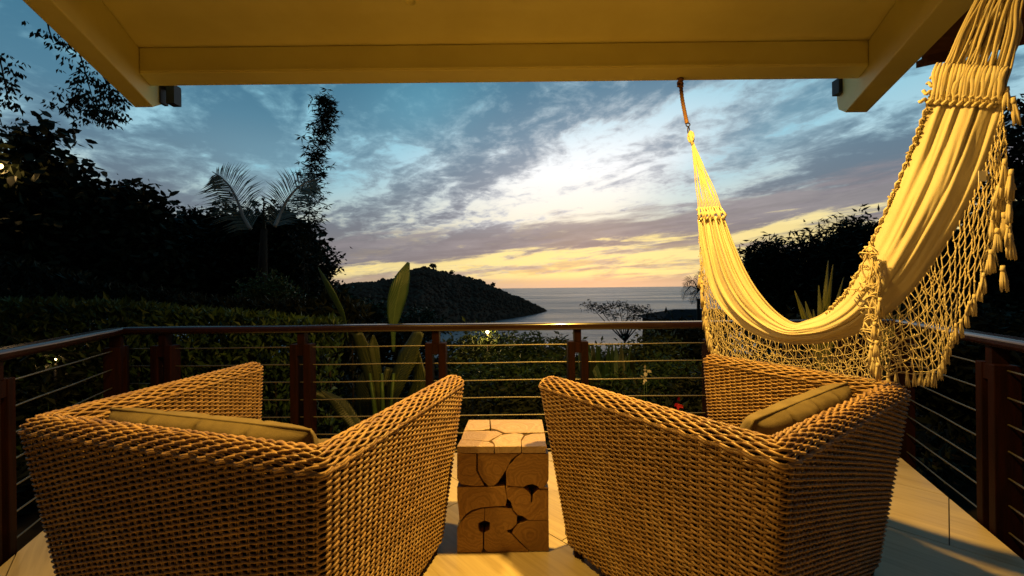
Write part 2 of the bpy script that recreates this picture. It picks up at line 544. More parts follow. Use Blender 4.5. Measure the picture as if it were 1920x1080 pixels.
# ------------------------------------------------------------------ foliage
def leaves(mb, C, size, asp=.45, droop=.3, bend=.25, d=None):
    """diamond leaves, folded a little along the midrib"""
    C = np.asarray(C, float); n = len(C)
    if d is None:
        d = rng.normal(size=(n, 3)); d[:, 2] = d[:, 2] * .6 - droop
    d = d / np.linalg.norm(d, axis=1)[:, None]
    a = rng.normal(size=(n, 3)); w = np.cross(d, a); w /= np.linalg.norm(w, axis=1)[:, None]
    nn = np.cross(d, w)
    L = size * (.6 + .8 * rng.random(n))[:, None]
    W = L * asp * .5
    b0 = C; t = C + d * L - nn * L * bend * .5
    m1 = C + d * L * .45 + w * W + nn * L * .08; m2 = C + d * L * .45 - w * W + nn * L * .08
    if size >= .14 and asp > .3:
        m1 = C + d * L * .32 + w * W * .95 + nn * L * .05; m2 = C + d * L * .32 - w * W * .95 + nn * L * .05
        q1 = C + d * L * .70 + w * W * .75 - nn * L * bend * .2; q2 = C + d * L * .70 - w * W * .75 - nn * L * bend * .2
        V = np.stack([b0, m1, q1, t, q2, m2], 1).reshape(-1, 3)
        i = np.arange(n)[:, None] * 6
        mb.add(V, [i + np.array([[0, 1, 2, 5]]), i + np.array([[5, 2, 3, 4]])])
        return
    V = np.stack([b0, m1, t, m2], 1).reshape(-1, 3)
    i = np.arange(n)[:, None] * 4
    mb.add(V, i + np.array([[0, 1, 2, 3]]))


def ell_points(c, r, n, shell=.5):
    d = rng.normal(size=(n, 3)); d /= np.linalg.norm(d, axis=1)[:, None]
    rad = np.where(rng.random(n) < shell, .75 + .3 * rng.random(n), rng.random(n) ** .4)
    # uneven outline
    q = 1 + .22 * np.array([mnoise.noise(tuple(v * 2.3 + c * .7)) for v in d])
    return c + d * (rad * q)[:, None] * r


DENS = 1.7
def crown(name, ells, y, leaf, dens, m, parent, asp=.45, droop=.3, thick=.8, clump=True, **kw):
    mb = MB()
    for (px, py, rx, ry) in ells:
        c = at(px, py, y); r = np.array((rx * y / F, thick * max(rx, ry) * y / F, ry * y / F))
        area = math.pi * r[0] * r[2]; dens = dens * DENS
        n = int(dens * area / (leaf * leaf * asp * .5) )
        if clump:
            k = max(4, n // 14)
            P = ell_points(c, r, k)
            sp = leaf * 1.1
            P = np.repeat(P, 14, axis=0) + rng.normal(size=(k * 14, 3)) * sp
        else:
            P = ell_points(c, r, n)
        leaves(mb, P, leaf, asp, droop)
        # loose sprigs breaking the outline
        for _ in range(4):
            a_ = rng.uniform(.25, 2.9); q_ = rng.uniform(1.02, 1.22)
            e_ = c + np.array((math.cos(a_) * r[0], 0, math.sin(a_) * r[2])) * q_
            leaves(mb, e_ + rng.normal(size=(9, 3)) * leaf * .55, leaf * .9, asp, droop)
            mb.tube([c + (e_ - c) * .6, c + (e_ - c) * .85 + rng.normal(size=3) * leaf * .1, e_], [leaf * .05, leaf * .035, leaf * .02], 4)
    return mb.build(name, m, parent, smooth=False, **kw)


def limbs(mb, base, tips, r0, seed=0):
    """trunk with limbs reaching for the tips"""
    base = np.asarray(base, float)
    fork = base + (np.mean(tips, axis=0) - base) * .5
    n = 8
    t = np.linspace(0, 1, n)[:, None]
    P = base + (fork - base) * t
    P[1:-1] += rng.normal(size=(n - 2, 3)) * np.linalg.norm(fork - base) * .015
    mb.tube(P, np.linspace(r0, r0 * .6, n), 8)
    for q in tips:
        q = np.asarray(q, float)
        mid = (fork + q) / 2 + rng.normal(size=3) * np.linalg.norm(q - fork) * .1
        t = np.linspace(0, 1, 7)[:, None]
        P = (1 - t) ** 2 * fork + 2 * t * (1 - t) * mid + t * t * q
        mb.tube(P, np.linspace(r0 * .55, r0 * .12, 7), 6)


def tree(name, label, ells, y, leaf, dens, m=None, cat='tree', group=None, asp=.45, droop=.3, r0=.09, thick=.8, basepx=None, clump=True):
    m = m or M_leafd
    px = basepx if basepx is not None else np.mean([e[0] for e in ells])
    bx = at(px, 560, y)[0]
    base = np.array((bx, y, gz(bx, y) - .05))
    t = thing(name, label, cat, base, group)
    crown('crown', ells, y, leaf, dens, m, t, asp, droop, thick, clump)
    mb = MB(); limbs(mb, base, [at(e[0], e[1], y) for e in ells], r0)
    mb.build('trunk', M_bark, t)
    return t


tree('broadleaf_tree', 'tall dark pointed tree with big drooping leaves at the left edge',
     [(78, 258, 30, 22), (55, 285, 30, 22), (60, 330, 48, 40), (30, 385, 70, 50), (60, 455, 90, 60), (10, 520, 70, 90)], 7.5, .20, 2.3, asp=.5, droop=.55, basepx=20)
tree('broadleaf_tree', 'lower dark drooping leaf tree with one stray sprig on top',
     [(147, 328, 17, 16), (172, 352, 14, 7), (125, 395, 50, 42), (175, 420, 55, 45), (150, 480, 80, 70)], 7.9, .18, 2.3, asp=.5, droop=.5, basepx=150)
tree('broadleaf_tree', 'round dark tree with drooping leaf tips, left of the palm fronds',
     [(225, 385, 34, 28), (270, 385, 32, 26), (250, 430, 58, 48), (235, 500, 80, 70), (290, 520, 50, 80)], 8.3, .17, 2.4, asp=.5, droop=.5, basepx=255)
tree('dense_tree', 'flat topped black tree mass between the drooping leaf tree and the palm fronds',
     [(350, 440, 48, 36), (395, 455, 50, 48), (370, 510, 80, 80)], 10.5, .16, 3.2, basepx=370)
tree('dense_tree', 'dense black tree directly under the two palm fronds',
     [(430, 450, 55, 50), (500, 455, 58, 55), (460, 520, 90, 80), (540, 500, 48, 80)], 10.0, .16, 3.4, basepx=480)
tree('dense_tree', 'small lacy tree at the foot of the tall bamboo, edged by yellow sky',
     [(590, 500, 34, 42), (603, 545, 28, 45), (560, 545, 40, 50)], 10.8, .13, 1.7, droop=.1, basepx=590)
for (px, py, r_, lb) in [(812, 499, 7, 'far tree with a round crown standing highest on the headland ridge'), (797, 502, 4, 'small far tree left of the highest ridge tree'),
                         (847, 511, 5, 'far tree poking up from the ridge right of the summit'), (925, 534, 5, 'far tree on the falling ridge above the water'), (760, 508, 4, 'far tree on the headland ridge left of the summit')]:
    p = prof(px, 1.0); y = p[1] - 4
    c = at(px, py, y)
    t = thing('ridge_tree', lb, 'tree', (c[0], y, p[2] - 2), 'trees on the headland ridge')
    mb = MB(); r0_ = r_ * y / F
    P = c + rng.normal(size=(60, 3)) * np.array((.42, .3, .32)) * r0_
    for q in P: crown_blob(mb, q, r0_ * .26, int(abs(q[0] * 977)) % 99991)
    mb.build('crown', M_forest, t, smooth=False)
    mb = MB(); mb.tube([(c[0], y, p[2] - 2), c], [r0_ * .12, r0_ * .07], 6); mb.build('trunk', M_bark, t)
# overhanging branches, upper left
def overhang():
    base = np.array((-9.0, 5.2, -.7))
    t = thing('overhanging_tree', 'tree outside the left edge with feathery branches hanging down beside the roof beam', 'tree', base)
    mb = MB(); y = 4.4
    limbs(mb, base, [at(-260, -300, 4.6), at(-150, -120, y), at(60, -160, y)], .16)
    for path in ([(-150, -120), (-40, 20), (0, 110), (18, 200)], [(60, -160), (85, -20), (90, 50), (100, 80)],
                 [(60, -160), (120, 20), (150, 100), (175, 190)], [(120, 20), (180, 120), (215, 180)], [(-40, 20), (-20, 160), (5, 240)]):
        P = np.array([at(a, b, y) for a, b in path])
        tt = np.linspace(0, len(P) - 1, 12)
        Q = np.stack([np.interp(tt, np.arange(len(P)), P[:, k]) for k in range(3)], 1)
        mb.tube(Q, np.linspace(.016, .004, 12), 5)
    mb.build('branch', M_bark, t)
    mb = MB()
    for (px, py, rx, ry, n) in [(8, 120, 26, 22, 70), (6, 165, 30, 20, 60), (4, 215, 20, 30, 70), (95, 62, 24, 12, 45), (110, 78, 12, 8, 20), (150, 125, 18, 16, 45),
                                (150, 185, 44, 20, 160), (195, 200, 38, 20, 140), (175, 160, 30, 20, 60), (215, 175, 22, 14, 40), (165, 215, 30, 14, 60)]:
        c = at(px, py, y); r = np.array((rx, 30, ry)) * y / F
        P = c + rng.uniform(-1, 1, size=(n // 3, 3)) * r
        for p in P:   # each twig carries a small fan of hanging leaflets
            k = 4
            base_ = p + np.stack([np.linspace(-.03, .03, k), rng.normal(size=k) * .015, -np.linspace(0, .03, k)], 1)
            d = np.stack([np.linspace(-.7, .7, k), rng.normal(size=k) * .3, -.8 * np.ones(k)], 1)
            leaves(mb, base_, .062, .42, d=d)
    mb.build('foliage', M_leafd, t, smooth=False)
overhang()

# feathery palm
def frond(t, path, y, lmax, n, m, rib_m, up=0, flat=1.0):
    P = np.array([at(a, b, y + c) for a, b, c in path])
    tt = np.linspace(0, len(P) - 1, 30)
    Q = np.stack([np.interp(tt, np.arange(len(P)), P[:, k]) for k in range(3)], 1)
    for _ in range(3):
        Q[1:-1] = (Q[:-2] + 2 * Q[1:-1] + Q[2:]) / 4
    mb = MB(); mb.tube(Q, np.linspace(.030, .006, 30), 6)
    fr = mb.build('frond', rib_m, t)
    mb = MB()
    T = np.gradient(Q, axis=0); T /= np.linalg.norm(T, axis=1)[:, None]
    for k in range(n):
        s = k / (n - 1) * 29 * .90; i = int(s)
        p = Q[i] + (Q[min(i + 1, 29)] - Q[i]) * (s - i)
        tg = T[i]; side = np.cross(tg, (0, 1, 0)); side /= np.linalg.norm(side)
        L = lmax * (math.sin(math.pi * (.14 + .80 * k / (n - 1))) ** .6) * (1 - .35 * (k / n) ** 3)
        for sg in (-1, 1):
            d = side * sg + tg * .55 + np.array((0, rng.normal() * .12, 0)); d /= np.linalg.norm(d)
            L_ = L * (.85 + .25 * rng.random())
            w = np.cross(d, (0, 1, 0)) * .010 + np.array((0, .004, 0))
            a = p; b_ = p + d * L_ * .5 + np.array((0, 0, L_ * .02)); c = p + d * L_ - np.array((0, 0, L_ * .16))
            mb.add([a - w * .6, a + w * .6, b_ - w, b_ + w, c], [np.array([0, 2, 3, 1]), np.array([2, 4, 3])])
    mb.build('leaflet', m, fr, smooth=False, kind='stuff')
M_pleaf = mat('palm_leaflet', (.26, .31, .27), .45, .4)
M_prib = mat('palm_rib', (.5, .48, .44), .5, .4)  # light grey reflection on the ribs put into the colour
pb = np.array((at(495, 560, 6.5)[0], 6.5, gz(0, 6.5)))
pt = thing('palm_tree', 'palm with two pale ribbed fronds rising over the dark trees, beside the tall bamboo', 'palm', pb)
mb = MB(); mb.tube([pb, at(492, 520, 6.5), at(495, 430, 6.5)], [.09, .08, .05], 8)
mb.build('trunk', M_bark, pt)
frond(pt, [(470, 430, 0), (455, 405, 0), (445, 375, 0), (432, 350, 0), (415, 332, 0), (398, 322, .05)], 6.5, .62, 46, M_pleaf, M_prib)
frond(pt, [(515, 425, 0), (526, 400, .1), (538, 375, .1), (554, 355, .1), (575, 340, .15), (600, 335, .2)], 6.5, .56, 42, M_pleaf, M_prib)
frond(pt, [(495, 430, 0), (494, 405, 0), (495, 370, 0)], 6.5, .06, 14, M_leafd, M_leafd)

# tall bamboo
def bamboo(t_, path, y, spread, nclump, m, lf=.11, r0=.014):
    P = np.array([at(a, b, y) for a, b in path])
    tt = np.linspace(0, len(P) - 1, 40)
    al = np.concatenate([[0], np.cumsum(np.linalg.norm(np.diff(P, axis=0), axis=1))])
    Q = np.stack([np.interp(np.linspace(0, al[-1], 40), al, P[:, k]) for k in range(3)], 1)
    mb = MB(); mb.tube(Q, np.linspace(r0, .003, 40), 6); mb.build('cane', M_bark, t_)
    mb = MB()
    for k in range(nclump):
        s = 39 * (.44 + .56 * rng.random() ** .85); i = int(min(s, 38)); c = Q[i] + (Q[i + 1] - Q[i]) * (s - i)
        c = c + np.array((rng.normal() * spread, rng.normal() * spread, rng.normal() * .05)) * (1.5 - .95 * s / 39)
        n = 9
        a = rng.uniform(0, 6.283, n)
        d = np.stack([np.cos(a), np.sin(a) * .6, rng.uniform(-.9, .35, n)], 1)
        leaves(mb, np.repeat(c[None], n, 0), lf, .17, d=d, bend=.3)
    mb.build('foliage', m, t_, smooth=False)
bb = np.array((at(570, 560, 7.2)[0], 7.2, gz(0, 7.2)))
bt = thing('bamboo', 'slender bamboo towering over everything, curved at its leafy top', 'bamboo', bb)
bamboo(bt, [(566, 720), (568, 560), (572, 460), (582, 380), (590, 310), (602, 250), (612, 210), (604, 182)], 7.2, .145, 300, M_leafd, .115)
bamboo(bt, [(576, 720), (575, 560), (578, 470), (580, 420)], 7.25, .12, 60, M_leafd, .10)
bamboo(bt, [(610, 230), (614, 205), (606, 184)], 7.2, .10, 40, M_leafd, r0=.004)

# shrubs and hedge on the left
tree('round_shrub', 'round pale green bush with fine lit leaves in front of the dark trees', [(490, 548, 42, 34), (470, 575, 34, 24), (515, 560, 28, 30)], 6.0, .055, 1.5, M_leafl, 'bush', r0=.03, droop=-.6, basepx=490)
tree('shrub', 'little light green shrub at the foot of the bamboo', [(570, 572, 26, 14), (600, 585, 30, 14)], 5.8, .06, 1.6, M_hedge, 'bush', r0=.02, droop=-.4, basepx=580)
def hedge(name, label, x0, x1, y0, y1, top_px, y, n, m, leaf=.075):
    bx = at((x0 + x1) / 2, 600, y)[0]
    t = thing(name, label, 'hedge', (bx, y, gz(bx, y)))
    mb = MB()
    C = []
    for k in range(n):
        px = rng.uniform(x0, x1); f = rng.random()
        tp = np.interp(px, [a for a, b in top_px], [b for a, b in top_px])
        py = tp + (900 - tp) * f ** 2.2
        py -= 9 * mnoise.noise((px * .03, y, 0)) + 6 * mnoise.noise((px * .11, y, 3)) + (rng.random() < .03) * 10 * rng.random()
        C.append(at(px, py, y + rng.uniform(-.25, .35)))
    C = np.array(C)
    d = np.stack([rng.normal(size=n) * .7, rng.normal(size=n) * .7, .9 + .3 * rng.normal(size=n)], 1)
    leaves(mb, C, leaf, .42, d=d)
    mb.build('foliage', m, t, smooth=False)
    mb = MB()
    for k in range(14):
        px = x0 + (x1 - x0) * (k + .5) / 14; tp = np.interp(px, [a for a, b in top_px], [b for a, b in top_px])
        a = at(px, tp + 18, y + .05); b = a.copy(); b[2] = gz(0, y)
        mb.tube([b, (a + b) / 2 + rng.normal(size=3) * .02, a], [.015, .012, .005], 5)
    mb.build('stem', M_bark, t, kind='stuff')
hedge('hedge', 'long clipped hedge of upright leaves just behind the left half of the railing', -60, 640, 590, 900, [(-60, 572), (100, 572), (200, 574), (300, 580), (400, 590), (500, 598), (640, 606)], 3.9, 11000, M_hedge)
hedge('hedge', 'darker taller hedge behind the clipped hedge, under the left trees', -160, 690, 560, 900, [(-160, 480), (60, 500), (200, 540), (330, 560), (520, 575), (640, 560), (690, 585)], 5.0, 9000, M_leafd, .10)

tree('dense_tree', 'low dark green tree in front of the headland, between the banana leaves', [(660, 588, 40, 22), (700, 592, 40, 18), (640, 575, 26, 18)], 14, .16, 2.2, M_leaf, basepx=665)
tree('dense_tree', 'dark leafy treetop just left of the second railing bay, behind the upright banana leaf', [(770, 600, 45, 18), (745, 612, 60, 16), (800, 612, 30, 14)], 16, .14, 2.2, M_leaf, basepx=770)

# right side
tree('dense_tree', 'broad feathery black tree seen through the curve of the hammock', [(1560, 500, 75, 62), (1500, 520, 70, 60), (1610, 470, 52, 42), (1530, 560, 110, 55), (1440, 500, 30, 26), (1640, 540, 70, 90)], 8.5, .15, 2.6, asp=.25, droop=.0, basepx=1560)
t_ = thing('bamboo', 'thin arching bamboo tips poking out above the black tree right of centre', 'bamboo', at(1540, 700, 8.4))
for pth in ([(1500, 560), (1520, 460), (1545, 425), (1552, 412)], [(1560, 560), (1575, 460), (1585, 415), (1580, 405), (1590, 430)], [(1420, 560), (1412, 500), (1404, 480), (1402, 470)], [(1600, 560), (1630, 450), (1645, 425)]):
    bamboo(t_, pth, 8.4, .10, 22, M_leafd, .10, .007)
tree('dense_tree', 'tall black tree filling the right edge behind the hammock fringe', [(1905, 260, 42, 60), (1930, 380, 70, 90), (1880, 480, 70, 90), (1920, 600, 90, 100), (1790, 560, 90, 80), (1730, 520, 60, 60)], 6.5, .13, 3.0, basepx=1900)
tree('dense_tree', 'dark bushy tree behind the right hand railing', [(1700, 640, 90, 60), (1800, 680, 110, 90), (1900, 720, 100, 120), (1650, 660, 70, 60)], 4.6, .10, 3.0, M_leafd, basepx=1800, r0=.05)

# thin umbrella shaped tree out towards the sea
def umbrella_tree():
    y = 22.0
    b = at(1165, 700, y); b[2] = gz(0, y)
    t = thing('flat_topped_tree', 'thin bare stemmed tree with a sparse flat crown against the sea', 'tree', b)
    mb = MB(); fork = at(1172, 640, y)
    mb.tube([b, at(1168, 665, y), fork], [.07, .06, .05], 6)
    tips = [(1108, 574), (1125, 580), (1140, 576), (1150, 590), (1160, 572), (1178, 578), (1192, 584), (1205, 580), (1218, 590), (1185, 596)]
    for a, c in tips:
        q = at(a, c, y + rng.normal() * .5); mid = at((a + 1172) / 2 + (4 if a < 1172 else -2), 615, y)
        tt = np.linspace(0, 1, 6)[:, None]
        mb.tube((1 - tt) ** 2 * fork + 2 * tt * (1 - tt) * mid + tt ** 2 * q, np.linspace(.045, .012, 6), 5)
    mb.build('trunk', M_bark, t)
    mb = MB()
    for a, c in tips:
        C = at(a, c, y) + rng.normal(size=(110, 3)) * np.array((.26, .3, .11))
        leaves(mb, C, .16, .3, 0)
    mb.build('crown', M_leafd, t, smooth=False)
umbrella_tree()
# distant palm silhouette beside the hammock cloth
pb2 = at(1308, 640, 20); pb2[2] = gz(0, 20)
p2 = thing('palm_tree', 'small dark palm silhouette just left of the hammock fringe, above the hut roof', 'palm', pb2)
mb = MB(); mb.tube([pb2, at(1310, 560, 20)], [.12, .08], 7); mb.build('trunk', M_bark, p2)
for pa in ([(1310, 545, 0), (1295, 535, 0), (1284, 548, 0), (1280, 565, 0)], [(1310, 545, 0), (1300, 525, 0), (1288, 528, 0), (1281, 540, 0)], [(1310, 545, 0), (1312, 520, 0), (1318, 508, 0)], [(1310, 545, 0), (1302, 555, 0), (1296, 572, 0)], [(1310, 545, 0), (1325, 530, 0), (1338, 540, 0)]):
    frond(p2, pa, 20, .40, 22, M_leafd, M_leafd)

# hut roof below
def hut():
    y = 24.
    p = [at(1236, 603, y), at(1262, 580, y + 2), at(1350, 579, y + 2), at(1385, 603, y)]
    back = [q + np.array((0, 5., 0)) for q in (p[0], p[3])]
    b = (p[0] + p[3]) / 2; b[2] = gz(0, y)
    t = thing('hut', 'low hut with dark hipped slate roof down the slope, behind the railing', 'hut', b)
    mb = MB(); mb.add([*p, *back], [np.array([0, 3, 2, 1]), np.array([0, 1, 4]), np.array([3, 5, 2]), np.array([1, 2, 5, 4])])
    mb.build('roof', M_slate, t, smooth=False)
    w0, w1 = p[0] + (.35, .3, -.03), p[3] + (-.35, .3, -.03)
    mb = MB(); c = (w0 + w1) / 2; mb.box((c[0], c[1] + 2., c[2] - 1.3), ((w1[0] - w0[0]) / 2, 1.9, 1.3)); mb.build('wall', M_core, t, smooth=False)
hut()

# garden beyond the front railing
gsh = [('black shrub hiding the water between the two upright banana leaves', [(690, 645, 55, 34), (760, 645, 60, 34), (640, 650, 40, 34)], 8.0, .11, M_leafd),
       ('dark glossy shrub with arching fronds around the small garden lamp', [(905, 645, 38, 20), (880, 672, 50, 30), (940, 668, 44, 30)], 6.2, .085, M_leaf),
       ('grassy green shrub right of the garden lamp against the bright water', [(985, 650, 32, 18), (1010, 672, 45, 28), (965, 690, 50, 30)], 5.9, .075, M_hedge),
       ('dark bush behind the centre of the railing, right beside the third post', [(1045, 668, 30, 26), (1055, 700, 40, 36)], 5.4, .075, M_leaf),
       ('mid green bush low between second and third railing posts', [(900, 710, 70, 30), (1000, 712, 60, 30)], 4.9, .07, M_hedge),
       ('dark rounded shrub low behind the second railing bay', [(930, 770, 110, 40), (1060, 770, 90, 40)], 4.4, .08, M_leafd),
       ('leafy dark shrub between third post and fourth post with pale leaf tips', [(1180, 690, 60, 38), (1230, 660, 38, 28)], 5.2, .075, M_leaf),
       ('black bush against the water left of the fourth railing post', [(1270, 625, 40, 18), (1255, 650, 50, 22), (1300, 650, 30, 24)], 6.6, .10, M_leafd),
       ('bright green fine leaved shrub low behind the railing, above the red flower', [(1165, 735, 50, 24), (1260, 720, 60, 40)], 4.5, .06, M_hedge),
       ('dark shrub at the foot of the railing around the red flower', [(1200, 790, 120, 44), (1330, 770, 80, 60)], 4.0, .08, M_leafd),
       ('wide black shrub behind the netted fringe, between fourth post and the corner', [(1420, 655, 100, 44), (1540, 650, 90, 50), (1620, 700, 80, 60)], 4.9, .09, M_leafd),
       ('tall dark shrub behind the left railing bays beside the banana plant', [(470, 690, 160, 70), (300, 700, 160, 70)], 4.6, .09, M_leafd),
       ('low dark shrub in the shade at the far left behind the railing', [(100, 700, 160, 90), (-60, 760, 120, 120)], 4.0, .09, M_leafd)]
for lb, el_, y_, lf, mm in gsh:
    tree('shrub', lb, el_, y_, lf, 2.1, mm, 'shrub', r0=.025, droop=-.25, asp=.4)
# ground cover below everything
mb = MB()
C = np.stack([rng.uniform(-7, 8, 16000), 3.05 + 9 * rng.random(16000) ** 1.6, np.zeros(16000)], 1)
C[:, 2] = [gz(a, b) + .35 * c for a, b, c in zip(C[:, 0], C[:, 1], rng.random(16000))]
leaves(mb, C, .12, .4, -.8)
mb.build('ground_cover', M_leafd, smooth=False, kind='stuff')
mb = MB()
C = np.stack([rng.uniform(-26, 30, 26000), 12 + 60 * rng.random(26000), np.zeros(26000)], 1)
C[:, 2] = [gz(a, b) + .8 * c for a, b, c in zip(C[:, 0], C[:, 1], rng.random(26000))]
leaves(mb, C, .5, .4, -.4)
mb.build('hillside_scrub', M_leafd, smooth=False, kind='stuff')


def blade(parent, path, widths, y, m, name='leaf', n=22, cup=.25, label=None, face=None):
    """one large leaf: pixel path of its midrib with depths, widths in px"""
    P = np.array([at(a, b, y + c) for a, b, c in path])
    tt = np.linspace(0, len(P) - 1, n)
    Q = np.stack([np.interp(tt, np.arange(len(P)), P[:, k]) for k in range(3)], 1)
    for _ in range(4): Q[1:-1] = (Q[:-2] + 2 * Q[1:-1] + Q[2:]) / 4
    W = np.interp(np.linspace(0, 1, n), np.linspace(0, 1, len(widths)), widths) * y / F / 2
    T = np.gradient(Q, axis=0); T /= np.linalg.norm(T, axis=1)[:, None]
    fd = np.array(face if face is not None else (rng.normal() * .3, 1, .1))
    Sd = np.cross(T, fd); Sd /= np.linalg.norm(Sd, axis=1)[:, None]
    N = np.cross(Sd, T)
    cols = np.linspace(-1, 1, 7)
    V = np.stack([Q + Sd * (W * c)[:, None] + N * ((abs(c) ** 1.3) * W * cup + .04 * W * np.sin(np.arange(n) * 1.1 + c * 2) * abs(c))[:, None] for c in cols], 1)
    mb = MB(); mb.grid(V, n, 7)
    o = mb.build(name, m, parent)
    ul = o.data.uv_layers.new(name='leaf')
    idx = np.zeros(len(o.data.loops), np.int32); o.data.loops.foreach_get('vertex_index', idx)
    U = np.stack([(idx % 7) / 6, (idx // 7) / (n - 1)], 1).astype(np.float32)
    ul.data.foreach_set('uv', U.reshape(-1))
    so = o.modifiers.new('thickness', 'SOLIDIFY'); so.thickness = .0012
    if label: o['label'] = label
    return o


bb_ = at(700, 860, 3.5)
bn = thing('banana_plant', 'banana plant with two tall upright leaves rising above the handrail', 'plant', (bb_[0], 3.5, gz(0, 3.5)))
blade(bn, [(652, 640, 0), (648, 606, 0), (632, 575, 0), (612, 540, 0), (596, 501, .05)], [6, 8, 24, 34, 26, 2], 3.5, M_banana, face=(.75, .6, 0))
blade(bn, [(738, 660, 0), (737, 606, 0), (742, 570, 0), (752, 530, 0), (766, 492, .05)], [6, 8, 24, 33, 35, 26, 5], 3.5, M_banana, face=(-.35, 1, 0))
low = [([(712, 790, 0), (700, 720, 0), (685, 670, 0), (668, 625, 0)], [8, 40, 44, 26]), ([(716, 790, 0), (708, 700, 0), (700, 650, 0), (700, 628, 0)], [6, 20, 26, 4]),
       ([(718, 800, 0), (735, 730, 0), (760, 670, 0), (785, 620, 0)], [8, 46, 60, 30]), ([(722, 810, 0), (760, 790, 0), (785, 730, 0), (780, 650, .1)], [8, 50, 66, 10]),
       ([(700, 850, 0), (670, 800, 0), (640, 760, 0), (600, 730, 0)], [6, 30, 36, 2]), ([(720, 840, 0), (752, 800, 0), (770, 770, 0), (764, 745, 0)], [6, 34, 40, 4]),
       ([(705, 840, 0), (690, 780, .1), (690, 720, .1), (696, 690, .1)], [6, 60, 70, 30]), ([(640, 770, .1), (618, 750, .1), (590, 738, .1), (570, 742, 0)], [3, 20, 16, 1]),
       ([(735, 850, .1), (725, 790, .1), (722, 740, .15), (735, 690, .2)], [6, 60, 60, 30])]
for pth, w in low:
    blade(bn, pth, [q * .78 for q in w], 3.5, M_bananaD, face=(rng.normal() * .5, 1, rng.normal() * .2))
mb = MB()
for a in (702, 716, 730):
    mb.tube([(at(a, 860, 3.5)[0], 3.5, gz(0, 3.5)), at(a + 2, 780, 3.5), at(a + (a - 716) * .6, 700, 3.5)], [.03, .022, .012], 7)
mb.build('stem', M_hedge, bn)

cb = at(1120, 760, 4.8)
cn = thing('broadleaf_plant', 'clump of upright bright green leaves right of the third railing post', 'plant', (cb[0], 4.8, gz(0, 4.8)))
for k in range(22):
    a = rng.uniform(1100, 1200); tpx = a + rng.normal() * 14; top = rng.uniform(640, 668)
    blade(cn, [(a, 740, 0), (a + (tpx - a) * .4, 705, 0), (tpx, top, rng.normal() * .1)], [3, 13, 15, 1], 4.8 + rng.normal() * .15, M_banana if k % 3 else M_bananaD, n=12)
yb = at(1530, 700, 3.35)
yn = thing('striped_yucca', 'spiky plant with yellow edged sword leaves behind the hammock curve', 'plant', (yb[0], 3.35, gz(0, 3.35)))
for (x1, y1, w) in [(1553, 488, 12), (1562, 496, 11), (1582, 520, 11), (1490, 545, 12), (1510, 565, 13), (1535, 535, 10), (1525, 580, 12), (1570, 560, 12), (1600, 540, 10), (1505, 600, 10), (1545, 570, 12)]:
    blade(yn, [(1545, 700, 0), ((1545 * .5 + x1 * .5), (700 * .45 + y1 * .55), 0), (x1, y1, rng.normal() * .05)], [w * .8, w, w * .9, 1], 3.35, M_yucca, n=14, cup=.5)
y2 = at(1670, 720, 3.1)
yn2 = thing('striped_yucca', 'second spiky yellow striped plant seen through the netted fringe', 'plant', (y2[0], 3.1, gz(0, 3.1)))
for (x1, y1, w) in [(1650, 560, 13), (1668, 548, 13), (1690, 565, 13), (1640, 600, 12), (1705, 600, 12), (1625, 630, 10), (1678, 590, 13)]:
    blade(yn2, [(1668, 730, 0), ((1668 + x1) / 2, (730 * .45 + y1 * .55), 0), (x1, y1, rng.normal() * .05)], [w * .8, w, w * .9, 1], 3.1, M_yucca, n=14, cup=.5)

# flowers
M_red = mat('red_petal', (.42, .01, .012), .5)
M_pale = mat('pale_petal', (.55, .50, .45), .6)
def flower(label, px, py, y, m, r, name='flower'):
    c = at(px, py, y)
    t = thing(name, label, 'flower', c)
    for k in range(6):
        a = k * 1.047 + rng.random()
        d = np.array((math.cos(a), -.5, math.sin(a)))
        mb = MB(); s = np.array((-math.sin(a), 0, math.cos(a)))
        o1 = np.array((rng.normal() * .3, 0, rng.normal() * .5)) * r
        mb.add([o1 + c, o1 + c + d * r * .5 + s * r * .3, o1 + c + d * r, o1 + c + d * r * .5 - s * r * .3], np.array([0, 1, 2, 3]))
        mb.build('petal', m, t)
    mb = MB(); b = c.copy(); b[2] = gz(0, y); mb.tube([b, c], [.006, .004], 5); mb.build('stem', M_hedge, t)
flower('red flower low behind the railing, left of the right chair arm', 1274, 762, 3.5, M_red, .05)
flower('pale whitish flower head under the fourth railing bay, upper one', 1212, 700, 4.0, M_pale, .045)
flower('pale whitish flower head directly below the other pale one', 1208, 713, 4.0, M_pale, .035)
flower('small pale petals standing in for a bit of a lamp near the leftmost doubled posts of the railing', 332, 655, 3.3, M_pale, .025)  # petals added in place of a small bit of a lamp
flower('yellowish blossom lit at the far left behind the railing cables', 90, 690, 3.6, M_pale, .03)

